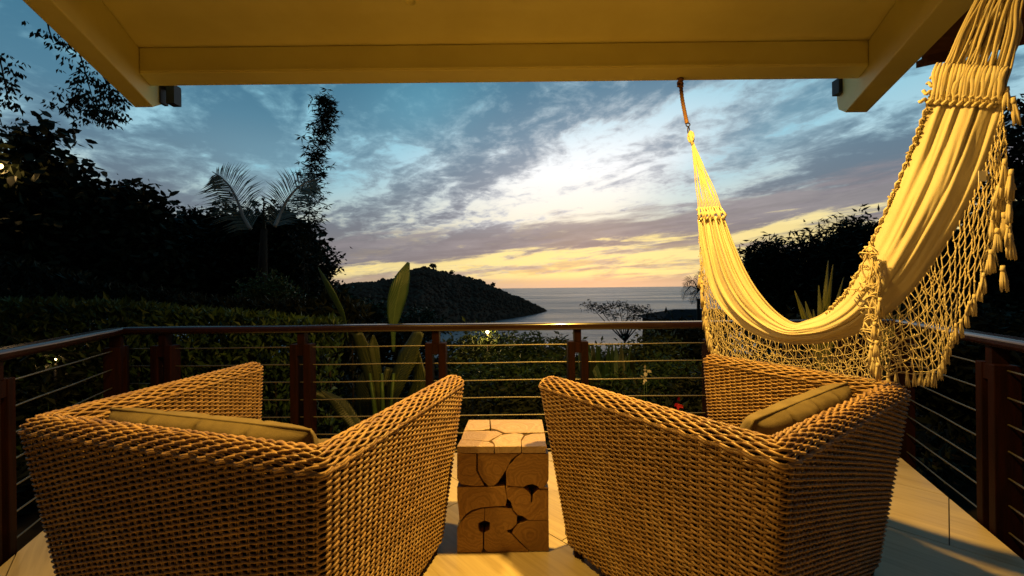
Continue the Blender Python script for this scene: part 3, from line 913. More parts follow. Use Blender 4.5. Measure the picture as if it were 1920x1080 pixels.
# small lit garden lamps
def garden_lamp(label, px, py, y, power, r=.02):
    c = at(px, py, y)
    b = c.copy(); b[2] = gz(0, y)
    t = thing('garden_lamp', label, 'lamp', b, None)
    mb = MB(); mb.tube([b, c - (0, 0, r)], [.012, .012], 6); mb.build('stake', M_steel, t)
    bm_ = MB()
    th = np.linspace(0, math.pi, 8); ph = np.linspace(0, 2 * math.pi, 11)
    bm_.grid([(c[0] + r * math.sin(a) * math.cos(q), c[1] + r * math.sin(a) * math.sin(q), c[2] + r * math.cos(a)) for a in th for q in ph], 8, 11)
    bm_.build('bulb', M_bulb, t)
    mb = MB(); P = np.array([(c[0] + 1.7 * r * math.cos(q), c[1] + 1.7 * r * math.sin(q), c[2] + r * 1.2) for q in ph]); top = P * 1; top = (P - c) * (.15, .15, 1) + c + (0, 0, r)
    mb.grid(np.stack([P, top]), 2, 11); mb.build('cap', M_steel, t)
    l = lamp('POINT', 'lamp_glow', tuple(c - (0, r * 2.5, 0)), power, (1, .6, .2), .02)
    l.parent = t; l.location = Vector(c - (0, r * 2.5, 0)) - Vector(t.location)
garden_lamp('small glowing garden lamp peeping out under the handrail above the shrubs', 914, 622, 6.0, 9.0, .026)
garden_lamp('tiny glowing garden lamp low at the far left behind the cables', 104, 674, 3.7, .4, .009)
garden_lamp('bright lamp glowing at the left edge among the tall dark leaves', -2, 311, 6.9, 14, .05)

# ------------------------------------------------------------------ terrace floor
YF = F * H / 308            # depth of the front railing
TR, TL = .451, -.455
AR, AL = 1.35, -1.389
def rx(y): return AR + TR * y
def lx_(y): return AL + TL * y
YB = -2.2
deck = np.array([(lx_(YF), YF), (rx(YF), YF), (rx(0) , 0), (rx(0), YB), (lx_(0), YB), (lx_(0), 0)])
def clip(poly, a, b):
    """keep the part of poly left of a->b"""
    out = []
    n = len(poly)
    def sd(p): return (b[0] - a[0]) * (p[1] - a[1]) - (b[1] - a[1]) * (p[0] - a[0])
    for i in range(n):
        p, q = poly[i], poly[(i + 1) % n]
        sp, sq = sd(p), sd(q)
        if sp >= 0: out.append(p)
        if sp * sq < 0:
            f = sp / (sp - sq); out.append((p[0] + (q[0] - p[0]) * f, p[1] + (q[1] - p[1]) * f))
    return out
mb = MB()
dp = np.array([(x, y, -.012) for x, y in deck[::-1]])
mb.prism(dp, (0, 0, -.16))
floor = mb.build('floor', mat('terrace_slab', (.08, .06, .045), .8), smooth=False, kind='structure')
hull = [(lx_(YF), YF), (rx(YF), YF), (rx(0), 0), (rx(0), YB), (lx_(0), YB), (lx_(0), 0)]
ta = math.radians(43)
e1 = np.array((-math.sin(ta), math.cos(ta))); e2 = np.array((math.cos(ta), math.sin(ta)))
TS, TW = 1.2, .6
for i in range(-6, 7):
    for j in range(-9, 10):
        o = e1 * (i * TS + (.6 if j % 2 else 0)) + e2 * (j * TW + .21)
        q = [tuple(o + e1 * a + e2 * b) for a, b in ((.0022, .0022), (.0022, TW - .0022), (TS - .0022, TW - .0022), (TS - .0022, .0022))]
        q = q[::-1] if ((q[1][0] - q[0][0]) * (q[2][1] - q[1][1]) - (q[1][1] - q[0][1]) * (q[2][0] - q[1][0])) < 0 else q
        # clip against the front part (convex) and the rear strip
        for reg in ([hull[0], hull[5], hull[2], hull[1]], [hull[5], hull[4], hull[3], hull[2]]):
            p = q
            for k in range(4):
                p = clip(p, reg[k], reg[(k + 1) % 4])
                if len(p) < 3: break
            if len(p) < 3: continue
            ar = .5 * abs(sum(p[k][0] * p[(k + 1) % len(p)][1] - p[(k + 1) % len(p)][0] * p[k][1] for k in range(len(p))))
            if ar < .002: continue
            P = np.array([(a, b, 0.) for a, b in p])
            c = P.mean(axis=0)
            R = np.array([[e2[0], e2[1], 0], [e1[0], e1[1], 0], [0, 0, 1]])   # world -> tile axes
            L = (P - c) @ R.T
            mb = MB(); mb.prism(L + (0, 0, -.012), (0, 0, .012))
            ob = mb.build('floor_tile', M_tile, floor, smooth=False)
            ob.location = tuple(c)
            ob.rotation_euler = (0, 0, math.atan2(R[0, 1], R[0, 0]))

# house wall behind the camera
mb = MB(); mb.box((0, YB - .1, 1.3), (3.6, .1, 1.45)); mb.build('wall', M_wall, smooth=False, kind='structure')

# ------------------------------------------------------------------ roof
YO = 2.56
ZB = H + 385 / F * YO
YI = F * (ZB - H) / 409.7
ZC = H + 459 / F * YI
ZS = H + (ZB - H) * .913
roof = thing('terrace_roof', 'cream painted terrace roof with front beam and two angled side beams overhead', 'roof', (0, 0, ZC))
RI, RO = 1.047, 1.20      # right side beam, inner and outer offsets (x = off + TR*y)
LI, LO = -1.105, -1.225
mb = MB(); mb.prism([(LO + TL * YO, YO, ZC), (RO + TR * YO, YO, ZC), (RO + TR * YB, YB, ZC), (LO + TL * YB, YB, ZC)][::-1], (0, 0, .16))
mb.build('ceiling_panel', M_paint, roof, smooth=False)
def xq(off, sl, y): return off + sl * y
mb = MB()
b = [(xq(LI, TL, YI) - .0, YI), (xq(RI, TR, YI), YI), (xq(RI, TR, YO), YO), (xq(LI, TL, YO), YO)]
mb.prism([(x, y, ZB) for x, y in b], (0, 0, ZC - ZB - .002))
bevel(mb.build('front_beam', M_paint, roof, smooth=False), .008)
# thin trim along the inner lower edge
mb = MB(); mb.prism([(xq(LI, TL, YI - .006) + .01, YI - .006, ZB + .010), (xq(RI, TR, YI - .006) - .01, YI - .006, ZB + .010), (xq(RI, TR, YI + .004) - .01, YI + .004, ZB + .010), (xq(LI, TL, YI + .004) + .01, YI + .004, ZB + .010)], (0, 0, .012))
mb.build('beam_trim', M_paint, roof, smooth=False)
# small break on the underside
def side_beam(off_i, off_o, sl, yend, ztop):
    mb = MB()
    prof_ = [(YB, ZS), (yend, ZS), (yend + .13, ZS + .075), (yend + .16, ZS + .15), (yend + .16, ztop), (YB, ztop)]
    A = [(xq(off_i, sl, y), y, z) for y, z in prof_]
    dx = off_o - off_i
    mb.prism(A if dx < 0 else A[::-1], (dx, 0, 0))
    return bevel(mb.build('side_beam', M_paint, roof, smooth=False), .006)
side_beam(LI, LO, TL, 2.60, ZC - .003)
side_beam(RI, RO, TR, 2.79, ZC - .003)
# steel gutter brackets at the beam ends
for (x0, x1, y0_, y1_, yy) in ((305, 333, 165, 197, 2.72), (1566, 1584, 150, 177, 2.86)):
    a, b_ = at(x0, y0_, yy), at(x1, y1_, yy)
    mb = MB(); t = .006
    if x0 < 900:
        mb.box(((b_[0] - .025), yy, (a[2] + b_[2]) / 2), (.027, .03, abs(a[2] - b_[2]) / 2))
        mb.box((a[0], yy, (a[2] + b_[2]) / 2), (.012, .03, abs(a[2] - b_[2]) / 2 * .9))
        mb.box(((a[0] + b_[0]) / 2, yy, a[2] + .004), (abs(b_[0] - a[0]) / 2, .03, .008))
    else:
        mb.box(((a[0] + b_[0]) / 2, yy, (a[2] + b_[2]) / 2), (abs(b_[0] - a[0]) / 2, .03, abs(a[2] - b_[2]) / 2))
        mb.box(((a[0] + b_[0]) / 2 + .03, yy, a[2] - .01), (.03, .03, .02))
    mb.build('gutter_bracket', M_steel, roof, smooth=False)
# brown outer eave beyond the right side beam
M_eave = mat('stained_eave', (.16, .07, .03), .7, .3, (.11, .05, .02), 5, (1, 8, 1))
P = [at(1733, 108, 2.75), at(1960, 62, 2.2), at(2150, -200, 1.6), at(1800, -60, 2.0)]
mb = MB()
z0 = ZS + .02
P = [onz(1728, 110, z0), onz(1985, 52, z0), onz(2200, -200, z0), onz(1850, -60, z0)]
mb.prism(P, (0, 0, .05)); mb.build('outer_eave', M_eave, roof, smooth=False)
mb = MB(); mb.prism([P[0] + (0, -.03, -.035), P[1] + (0, -.03, -.035), P[1] + (0, .03, -.035), P[0] + (0, .03, -.035)], (0, 0, .034)); mb.build('eave_board', M_eave, roof, smooth=False)
# ceiling fittings
def ring(parent, name, c, r, m, zt=.012):
    ph = np.linspace(0, 2 * math.pi, 25)
    mb = MB(); rows = []
    for rr, dz in ((r, 0), (r * 1.0, -zt), (r * .82, -zt), (r * .78, -zt * .2), (0.001, -zt * .2)):
        rows.append([(c[0] + rr * math.cos(q), c[1] + rr * math.sin(q), c[2] + dz) for q in ph])
    mb.grid(rows, 5, 25); return mb.build(name, m, parent)
for k, (a, b_, pw) in enumerate(LAMPS):
    t = thing('ceiling_light', ['round recessed ceiling downlight above the right chair', 'round recessed ceiling downlight above the left chair'][k], 'ceiling light', (a, b_, ZC), 'recessed ceiling lights')
    ring(t, 'trim_ring', (a, b_, ZC), .075, M_steel, .02)
fx = onz(770, -1, ZC)
t = thing('smoke_detector', 'small pale knob on the ceiling at the very top of the picture', 'detector', fx)
ring(t, 'housing', (fx[0], fx[1] - .01, ZC), .03, M_paint, .02)

# ------------------------------------------------------------------ railings
ZR = H - 65 / F * YF
def railing(label, A, B, posts, name='terrace_railing'):
    A = np.array(A); B = np.array(B)
    L = np.linalg.norm(B - A); d = (B - A) / L; nrm = np.array((-d[1], d[0]))
    t = thing(name, label, 'railing', (A[0], A[1], 0))
    R = np.array([[d[0], nrm[0], 0], [d[1], nrm[1], 0], [0, 0, 1]])
    # handrail with rounded section
    sec = [(-.05, .012), (-.05, .040), (-.040, .050), (.040, .050), (.050, .040), (.05, .012), (.04, 0), (-.04, 0)]
    n = 14
    P = []
    for k in range(n + 1):
        s = -.03 + (L + .06) * k / n
        wob = .0012 * math.sin(k * 1.7)
        for a, b_ in sec:
            p = A + d * s + nrm * a
            P.append((p[0], p[1], ZR - .052 + b_ + wob))
    mb = MB(); V = np.array(P); i = (np.arange(n)[:, None] * 8); j = np.arange(8)[None]
    mb.add(V, [np.stack([i + j, i + (j + 1) % 8, i + 8 + (j + 1) % 8, i + 8 + j], -1).reshape(-1, 4), np.arange(8)[::-1].copy(), n * 8 + np.arange(8)])
    bevel(mb.build('handrail', M_rail, t, smooth=False), .006)
    for s in posts:
        c = A + d * s
        po = bpy.data.objects.new('post', None); po.empty_display_size = .05
        COL.objects.link(po); po.parent = t
        po.location = Vector((c[0], c[1], 0)) - Vector(t.location)
        ZT = .775
        for sg in (-1, 1):
            q = c + d * sg * .046
            mb = MB(); mb.box((q[0], q[1], (ZT - .25) / 2), (.024, .045, (ZT + .25) / 2), R)
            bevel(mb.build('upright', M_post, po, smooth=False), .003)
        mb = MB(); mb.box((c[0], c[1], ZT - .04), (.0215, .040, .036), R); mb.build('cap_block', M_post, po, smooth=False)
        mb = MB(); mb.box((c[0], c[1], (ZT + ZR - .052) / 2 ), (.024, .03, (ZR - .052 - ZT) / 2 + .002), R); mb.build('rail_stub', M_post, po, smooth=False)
    for k in range(7):
        z = .752 - .1222 * k
        P = []
        m_ = 40
        for q in range(m_ + 1):
            s = L * q / m_
            p = A + d * s
            P.append((p[0], p[1], z + .0022 * math.sin(q * .9 + k) * (1 if k in (3,) else .35) - .002 * math.sin(math.pi * s / .96) ** 2))
        mb = MB(); mb.tube(P, .0042, 6); mb.build('cable', M_cable, t)
    return t
FL_, FR_ = (lx_(YF), YF + .0), (rx(YF), YF + .0)
LF = FR_[0] - FL_[0]
railing('front terrace railing with dark red doubled posts and steel cables facing the sea', FL_, FR_, [x - FL_[0] for x in (-2.43, -1.468, -.534, .452, 1.412, 2.36)])
yy = .15
LS = math.hypot(rx(YF) - rx(yy), YF - yy)
def spos(y): return (y - yy) / (YF - yy) * LS
railing('right side terrace railing running off behind the hammock fringe, nearly black', (rx(yy) + .05, yy), (rx(YF) + .05, YF - .04), [spos(1.90), spos(2.80), spos(.9)])
railing('left side terrace railing in deep shade behind the left chair', (lx_(yy) - .05, yy), (lx_(YF) - .05, YF - .04), [spos(1.74), spos(2.80), spos(.8)])

# ------------------------------------------------------------------ wicker armchairs
def line_off(p, q, e):
    d = (q - p) / np.linalg.norm(q - p)
    n = np.array((d[1], -d[0]))      # to the right of travel
    return p + n * e, d
def meet(a, b):
    (p, d), (q, f) = a, b
    M = np.array([d, -f]).T
    s = np.linalg.solve(M, q - p)
    return p + d * s[0]


def u_outline(Q, eo, ei, ef):
    """Q = FL, BL, BR, FR walked so that the inside is on the left; eo outer inset, ei inner inset, ef front inset"""
    FLp, BL, BR, FR = Q
    def L(a, b, e):
        d = (b - a) / np.linalg.norm(b - a); n = np.array((-d[1], d[0])); return a + n * e, d
    al_o, bk_o, ar_o, fr = L(FLp, BL, eo), L(BL, BR, eo), L(BR, FR, eo), L(FR, FLp, ef)
    al_i, bk_i, ar_i = L(FLp, BL, ei), L(BL, BR, ei), L(BR, FR, ei)
    return [meet(fr, al_o), meet(al_o, bk_o), meet(bk_o, ar_o), meet(ar_o, fr), meet(fr, ar_i), meet(ar_i, bk_i), meet(bk_i, al_i), meet(al_i, fr)]


def sample_outline(P, counts, rads, K=6):
    n = 8; out = []; eid = []
    ins, outs = [], []
    for i in range(n):
        p = P[i]; a = P[i - 1] - p; b = P[(i + 1) % n] - p
        r = min(rads[i], .45 * np.linalg.norm(a), .45 * np.linalg.norm(b))
        ins.append(p + a / np.linalg.norm(a) * r); outs.append(p + b / np.linalg.norm(b) * r)
    for i in range(n):
        for k in range(K):
            t = k / K
            out.append((1 - t) ** 2 * ins[i] + 2 * t * (1 - t) * P[i] + t * t * outs[i]); eid.append(i)
        e = ins[(i + 1) % n]
        for k in range(counts[i]):
            out.append(outs[i] + (e - outs[i]) * k / counts[i]); eid.append(i)
    return np.array(out), np.array(eid)


def wicker_chair(label, corners_px, slope=1.0):
    ZT = H - .39            # top of the rim
    T_ = .08; R_ = T_ / 2
    ZRIM = ZT - R_ - .004
    Q = [onz(*corners_px[k], ZT - .018)[:2] for k in ('FL', 'BL', 'BR', 'FR')]
    Qa = [np.array(q) for q in Q]
    cen = sum(Qa) / 4
    t = thing('wicker_armchair', label, 'armchair', (cen[0], cen[1], 0), 'wicker armchairs on the terrace')
    TAP = .085
    def outline(z, o):
        e = TAP * (ZRIM - min(z, ZRIM)) / ZRIM
        return u_outline(Qa, e + o, e * .4 + T_ - o, e + o)
    P0 = outline(ZRIM, 0)
    ds = .0088
    counts = [max(2, int(np.linalg.norm(P0[(i + 1) % 8] - P0[i]) / ds)) for i in range(8)]
    counts[3] = counts[7] = 6
    rads = [.018, .032, .032, .018, .018, .026, .026, .018]
    ref, eid = sample_outline(P0, counts, rads)
    seg = np.linalg.norm(np.roll(ref, -1, 0) - ref, axis=1)
    s = np.concatenate([[0], np.cumsum(seg)[:-1]]); tot = seg.sum()
    N = 2 * round(tot / .031 / 2)
    phi = s / tot * N * math.pi
    part_of = {0: 'al', 6: 'al', 7: 'al', 1: 'bk', 5: 'bk', 2: 'ar', 3: 'ar', 4: 'ar'}
    bk = {'al': MB(), 'bk': MB(), 'ar': MB(), 'rim': MB()}
    M_ = len(ref)
    lab = np.array([part_of[i] for i in eid])
    inner = np.isin(eid, (4, 5, 6))
    def row(z, o, k, r, A, B, th, key=None, sides=5):
        pts, _ = sample_outline(outline(z, o), counts, [max(.004, q - o * .5) for q in rads])
        T = np.roll(pts, -1, 0) - np.roll(pts, 1, 0); T /= np.linalg.norm(T, axis=1)[:, None] + 1e-9
        Nn = np.stack([T[:, 1], -T[:, 0]], 1)       # outward
        c = np.cos(phi + math.pi * k); s_ = np.sin(phi + math.pi * k)
        c = np.sign(c) * np.abs(c) ** .75
        # on the inside of the chair the tuck runs the other way round
        sg = np.where(inner, -1, 1) * slope
        out3 = np.concatenate([Nn * math.cos(th), np.full((M_, 1), math.sin(th))], 1)
        tan3 = np.concatenate([-Nn * math.sin(th), np.full((M_, 1), math.cos(th))], 1)
        P = np.concatenate([pts, np.full((M_, 1), z)], 1)
        jit = np.array([mnoise.noise((q * .35, k * 3.7, 0.)) for q in np.arange(M_)]) * .0026
        rad = r * (1 + .16 * np.array([mnoise.noise((q * .09, k * 5.1 + th, 9.)) for q in np.arange(M_)]))
        P = P + out3 * (A * c + .0005)[:, None] + tan3 * (B * s_ * sg + jit)[:, None]
        # cut into runs that belong to one part
        if key:
            runs = [(key, np.arange(M_ + 1) % M_)]
        else:
            runs = []; i = 0
            start = next(i for i in range(M_) if lab[i] != lab[i - 1])
            order = (np.arange(M_) + start) % M_
            cur = [order[0]]
            for q in order[1:]:
                if lab[q] != lab[cur[-1]]:
                    runs.append((lab[cur[0]], np.array(cur + [q]))); cur = [q]
                else: cur.append(q)
            runs.append((lab[cur[0]], np.array(cur + [order[0]])))
        for kk, ids in runs:
            if not key and z < .30:
                m2 = ~inner[ids]
                ids2 = ids[m2]
                if len(ids2) < 3: continue
                if kk == 'al' or kk == 'ar' or kk == 'bk':
                    # split on jumps
                    jumps = np.where(np.abs(np.diff(np.where(m2)[0])) > 1)[0]
                    for piece in np.split(ids2, jumps + 1):
                        if len(piece) > 2: bk[kk].tube(P[piece], rad[piece], sides, False)
                continue
            bk[kk].tube(P[ids], rad[ids], sides, False)
    pitch = .0086
    nz = int((ZRIM - .05) / pitch)
    for k in range(nz + 1):
        row(ZRIM - k * pitch, 0, k, .0036, .0056, .0011, 0)
    for k, th in enumerate((8, 22, 36, 50, 64, 76, 87)):
        a = math.radians(th)
        row(ZRIM + R_ * math.sin(a), R_ * (1 - math.cos(a)) * .93 - .003, -1 - k, .0043, .0036, .0030, a, 'rim')
    # lowest lip of the border hanging proud of the weave
    row(ZRIM + .002, -.004, 1, .0044, .0040, .0022, 0, 'rim')
    bk['al'].build('arm_panel', M_wicker, t); bk['ar'].build('arm_panel', M_wicker, t)
    bk['bk'].build('back_panel', M_wicker, t); bk['rim'].build('braided_rim', M_wicker, t)
    # uprights
    mb = MB()
    zs = np.linspace(.04, ZRIM, 4)
    Os = [sample_outline(outline(z, .0), counts, rads)[0] for z in zs]
    for k in range(N):
        i0 = np.searchsorted(phi, k * math.pi); i0 = min(i0, M_ - 1)
        for dlt in (0, 1):
            i = (i0 + dlt) % M_
            if inner[i]:
                zz_, OO = zs[2:], Os[2:]
            else: zz_, OO = zs, Os
            mb.tube([(o[i][0], o[i][1], z) for o, z in zip(OO, zz_)], .0030, 4, False)
    mb.build('cane_upright', M_wicker, t, kind='stuff')
    # inner frame as a closed near-black sheet, shade of the weave gaps put in
    mb = MB()
    zs = np.linspace(.045, ZRIM - .0, 5)
    rows = [np.concatenate([sample_outline(outline(z, .019), [6] * 8, rads)[0], np.full((8 * 12, 1), z)], 1) for z in zs]
    rows = [np.vstack([r_, r_[:1]]) for r_ in rows]
    mb.grid(np.array(rows), 5, 97)
    top, _ = sample_outline(outline(ZRIM, .024), [6] * 8, rads); mid, _ = sample_outline(outline(ZRIM, .034), [6] * 8, rads)
    r3 = np.array([rows[-1], np.vstack([np.c_[top, np.full(96, ZRIM + .018)], [[*top[0], ZRIM + .018]]]), np.vstack([np.c_[mid, np.full(96, ZRIM + .026)], [[*mid[0], ZRIM + .026]]])])
    mb.grid(r3, 3, 97)
    mb.build('frame_shade_core', M_core, t)
    # seat and feet
    inn = outline(.36, 0)[4:]
    fr_, br_, bl_, fl_ = inn
    # FR, BR, BL, FL inner
    base = [np.append(p, .06) for p in (fr_, fl_, bl_, br_)]
    mb = MB(); mb.prism(base[::-1] if False else base, (0, 0, .24)); mb.build('seat_base', M_core, t, smooth=False)
    ax = (br_ - bl_); W = np.linalg.norm(ax); ax = ax / W
    ay = np.array((-ax[1], ax[0])); D = np.linalg.norm(fl_ - bl_)
    def pillow(name, c, hw, hd, hh, M, seams):
        n = 150; m_ = 70
        V = []
        for f, sgn in ((0, 1), (1, -1)):
            for i in range(n):
                for j in range(m_):
                    u = -1 + 2 * i / (n - 1); w = -1 + 2 * j / (m_ - 1)
                    e = (1 - abs(u) ** 7) * (1 - abs(w) ** 7)
                    h = hh * (max(e, 0) ** .42)
                    g_ = 0
                    for su in seams[0]: g_ += math.exp(-((u - su) * hw / .012) ** 2)
                    for sw in seams[1]: g_ += math.exp(-((w - sw) * hd / .012) ** 2)
                    h -= .016 * min(g_, 1.2) * min(1, e * 4)
                    h += .007 * mnoise.noise((u * 3 + c[0], w * 3, f * 5.)) + .0025 * mnoise.noise((u * 11, w * 11 + c[0], 3.))
                    x = u * hw * (1 - .02 * w * w); y = w * hd * (1 - .02 * u * u)
                    V.append((x, y, sgn * h))
        V = np.array(V) @ M.T + c
        mb = MB(); mb.grid(V[:n * m_], n, m_); mb.grid(V[n * m_:], n, m_)
        o = mb.build(name, M_cush, t)
        # piping round the edge
        per = [(-1 + 2 * k / 20, -1) for k in range(20)] + [(1, -1 + 2 * k / 20) for k in range(20)] + [(1 - 2 * k / 20, 1) for k in range(20)] + [(-1, 1 - 2 * k / 20) for k in range(21)]
        P = np.array([(a * hw * .99, b_ * hd * .99, 0) for a, b_ in per]) @ M.T + c
        mb = MB(); mb.tube(P, .005, 5, False); mb.build('piping', M_cush, o)
        return o
    X3 = np.append(ax, 0); Y3 = np.append(ay, 0); Z3 = np.array((0, 0, 1.))
    c2 = (fr_ + br_ + bl_ + fl_) / 4
    pillow('seat_cushion', np.array((c2[0], c2[1], .37)), W / 2 - .01, D / 2 - .01, .065, np.stack([X3, Y3, Z3], 1), ((-.33, .33), (0,)))
    tilt = math.radians(14)
    up = Z3 * math.cos(tilt) - Y3 * math.sin(tilt); nn = Y3 * math.cos(tilt) + Z3 * math.sin(tilt)
    mid_b = (bl_ + br_) / 2
    zc = .540
    c3 = np.array((mid_b[0], mid_b[1], zc)) + Y3 * (.075 + .035)
    pillow('back_cushion', c3, W / 2 * .86, .225, .062, np.stack([X3, up, nn], 1), ((-.5, 0, .5), (-.1, .45)))
    for p in outline(.02, .03)[:4]:
        mb = MB(); mb.tube([(p[0], p[1], 0), (p[0], p[1], .05)], [.022, .026], 10); mb.build('foot', M_core, t)
    return t


def flout(inner_px, outer_guess): return outer_guess
wicker_chair('left wicker armchair, turned to the right, olive cushion leaning in its back', {'BL': (33, 795), 'BR': (603, 872), 'FR': (869, 710), 'FL': (472, 683)}, 1.0)
wicker_chair('right wicker armchair, turned to the left under the hammock, olive cushion inside', {'BL': (1476, 857), 'BR': (1706, 728), 'FR': (1335, 668), 'FL': (1011, 714)}, -1.0)

# ------------------------------------------------------------------ teak root side table
YT = F * H / 496.0
def c8(x, y): return 820 + x / 3.6, 760 + y / 3.6
tb_c = (at(943, 900, YT)[0], YT + .18)
tbl = thing('side_table', 'cube side table pieced together from teak root slices between the two chairs', 'table', (tb_c[0], tb_c[1], 0))
front = [
 [(133, 325), (261, 325), (263, 380), (262, 438), (282, 478), (318, 543), (250, 546), (160, 534), (133, 498)],
 [(271, 325), (560, 325), (530, 345), (500, 368), (468, 432), (412, 518), (385, 544), (345, 546), (315, 520), (290, 480), (272, 438)],
 [(568, 325), (751, 325), (751, 500), (738, 530), (722, 548), (751, 560), (751, 565), (690, 562), (672, 542), (640, 532), (605, 538), (585, 550), (520, 546), (466, 540), (464, 452), (482, 405), (508, 385), (530, 355)],
 [(133, 550), (455, 550), (466, 590), (470, 634), (462, 680), (370, 684), (300, 690), (232, 708), (190, 738), (150, 790), (142, 700), (134, 640)],
 [(462, 552), (520, 550), (580, 556), (612, 580), (634, 612), (632, 660), (641, 655), (646, 608), (678, 572), (751, 570), (751, 777), (612, 777), (575, 750), (545, 745), (512, 708), (496, 654), (472, 632)],
 [(150, 796), (196, 744), (240, 714), (300, 696), (320, 694), (316, 778), (278, 794), (276, 830), (288, 850), (308, 856), (308, 965), (296, 996), (133, 996), (133, 830)],
 [(322, 694), (380, 690), (460, 694), (500, 706), (540, 752), (536, 800), (500, 838), (470, 846), (480, 862), (500, 870), (560, 935), (622, 996), (336, 996), (316, 970), (317, 856), (350, 840), (356, 792), (318, 778)],
 [(612, 781), (752, 780), (754, 996), (628, 996), (565, 930), (505, 866), (508, 850), (540, 804), (575, 796)]]
for k, pl in enumerate(front):
    P = np.array([at(*c8(x, y), YT) for x, y in pl])
    P[:, 1] = YT + .002 * math.sin(k * 2.1)
    P[:, 2] = np.maximum(P[:, 2], .002)
    c = P.mean(axis=0) + np.array((.012 * math.sin(k * 3), 0, .01 * math.cos(k * 5)))
    mb = MB(); mb.prism(P, (0, .06, 0))
    bevel(mb.build('wood_slice', M_teak, tbl, smooth=False, origin=c), .002, 2)
ztop = at(*c8(132, 279), YT)[2]
topp = [[(212, 97), (352, 97), (354, 155), (300, 166), (180, 169)], [(357, 97), (706, 97), (723, 182), (600, 184), (455, 186), (405, 165), (364, 155)],
        [(178, 173), (300, 171), (400, 171), (440, 188), (370, 224), (345, 239), (250, 231), (160, 228)], [(157, 232), (250, 236), (345, 246), (380, 262), (382, 278), (132, 278)],
        [(388, 278), (386, 258), (367, 238), (430, 199), (520, 187), (573, 193), (583, 200), (564, 230), (565, 278)], [(571, 278), (568, 240), (590, 205), (640, 190), (725, 187), (735, 278)]]
for k, pl in enumerate(topp):
    P = np.array([onz(*c8(x, y), ztop) for x, y in pl]); P[:, 1] = np.maximum(P[:, 1], YT - .003)
    P[:, 2] = ztop + .0012 * math.sin(k * 2.3)
    c = P.mean(axis=0)
    mb = MB(); mb.prism(P[::-1], (0, 0, -.0295))
    bevel(mb.build('top_slice', M_teakt, tbl, smooth=False, origin=c), .0012, 1)
x0 = at(*c8(134, 500), YT)[0]; x1 = at(*c8(750, 500), YT)[0]; yb_ = onz(*c8(212, 97), ztop)[1]
mb = MB(); mb.box(((x0 + x1) / 2, (YT + yb_) / 2 + .02, (ztop - .03) / 2), ((x1 - x0) / 2 - .012, (yb_ - YT) / 2 - .028, (ztop - .031) / 2)); mb.build('dark_core', M_core, tbl, smooth=False)  # blackened block, shade of the gaps between slices put into its colour
for sx_ in (x0, x1):
    for k in range(3):
        for q in range(2):
            h0 = .005 + k * (ztop - .035) / 3; dd = (yb_ - YT - .06) / 2
            c = np.array((sx_ + (.006 if sx_ == x0 else -.006), YT + .064 + dd * (q + .5), h0 + (ztop - .035) / 6))
            mb = MB(); mb.box(c, (.006, dd / 2 - .002, (ztop - .035) / 6 - .002)); bevel(mb.build('wood_slice', M_teak, tbl, smooth=False, origin=c), .003)

# ------------------------------------------------------------------ hammock
# it hangs in one vertical plane: x + .5 y = 2.325
def hp(px, py, off=0.0):
    u, v = uv(px, py)
    y = (2.325 - off) / (u + .5)
    return np.array((u * y, y, H + v * y))
hang = hp(1945, -160); hang[2] = ZS
ham = thing('hammock', 'cream cotton hammock with netted tasselled fringe slung from the beam across the right chair', 'hammock', (1.4, 1.8, .8))
def cr(pts, n):
    pts = np.array(pts, float); m_ = len(pts)
    t = np.linspace(0, m_ - 1, n); i = np.clip(t.astype(int), 0, m_ - 2); f = (t - i)[:, None]
    p0 = pts[np.clip(i - 1, 0, m_ - 1)]; p1 = pts[i]; p2 = pts[i + 1]; p3 = pts[np.clip(i + 2, 0, m_ - 1)]
    return .5 * ((2 * p1) + (-p0 + p2) * f + (2 * p0 - 5 * p1 + 4 * p2 - p3) * f ** 2 + (-p0 + 3 * p1 - 3 * p2 + p3) * f ** 3)
# P: lower edge, Q: upper edge (pixels), far end first
PE = [(1309, 412), (1316, 470), (1331, 535), (1356, 580), (1395, 615), (1445, 638), (1500, 645), (1560, 640), (1615, 622), (1665, 588), (1715, 540), (1765, 470), (1812, 390), (1846, 310), (1868, 245), (1884, 190)]
QE = [(1357, 408), (1373, 452), (1396, 505), (1422, 548), (1455, 585), (1488, 606), (1512, 602), (1545, 588), (1582, 556), (1614, 505), (1638, 450), (1664, 392), (1690, 330), (1712, 275), (1732, 220), (1752, 168)]
NS, NTt = 150, 54
Pp, Qq = cr(PE, NS), cr(QE, NS)
V = np.zeros((NS, NTt, 3))
for i in range(NS):
    s = i / (NS - 1)
    for j in range(NTt):
        t = j / (NTt - 1)
        tt = t + .020 * math.sin(t * 19 + s * 3) * math.sin(math.pi * t)
        q = Pp[i] * (1 - tt) + Qq[i] * tt
        # belly towards the camera plus long pleats that fade in the middle
        belly = .075 * math.sin(math.pi * t) * math.sin(math.pi * min(1, max(0, s)))
        pl_amp = .0028 + (.010 if s < .5 else .0042) * abs(2 * s - 1) ** 1.6
        pleat = pl_amp * (math.sin(t * 31 + 1.2 * math.sin(s * 7)) + .55 * math.sin(t * 57 + 3.0 * s + 1.0) + .5 * mnoise.noise((t * 9, s * 3, 0)))
        creas = .010 * mnoise.noise((t * 3.2 - s * 4, s * 5.0, 2.2)) + .004 * mnoise.noise((t * 16 - s * 9, s * 7.0, 7.))
        V[i, j] = hp(q[0], q[1], belly + pleat + creas)
mb = MB(); mb.grid(V, NS, NTt)
cloth = mb.build('cloth', M_cotton, ham)
sm = cloth.modifiers.new('thickness', 'SOLIDIFY'); sm.thickness = .0025; sm.offset = 0
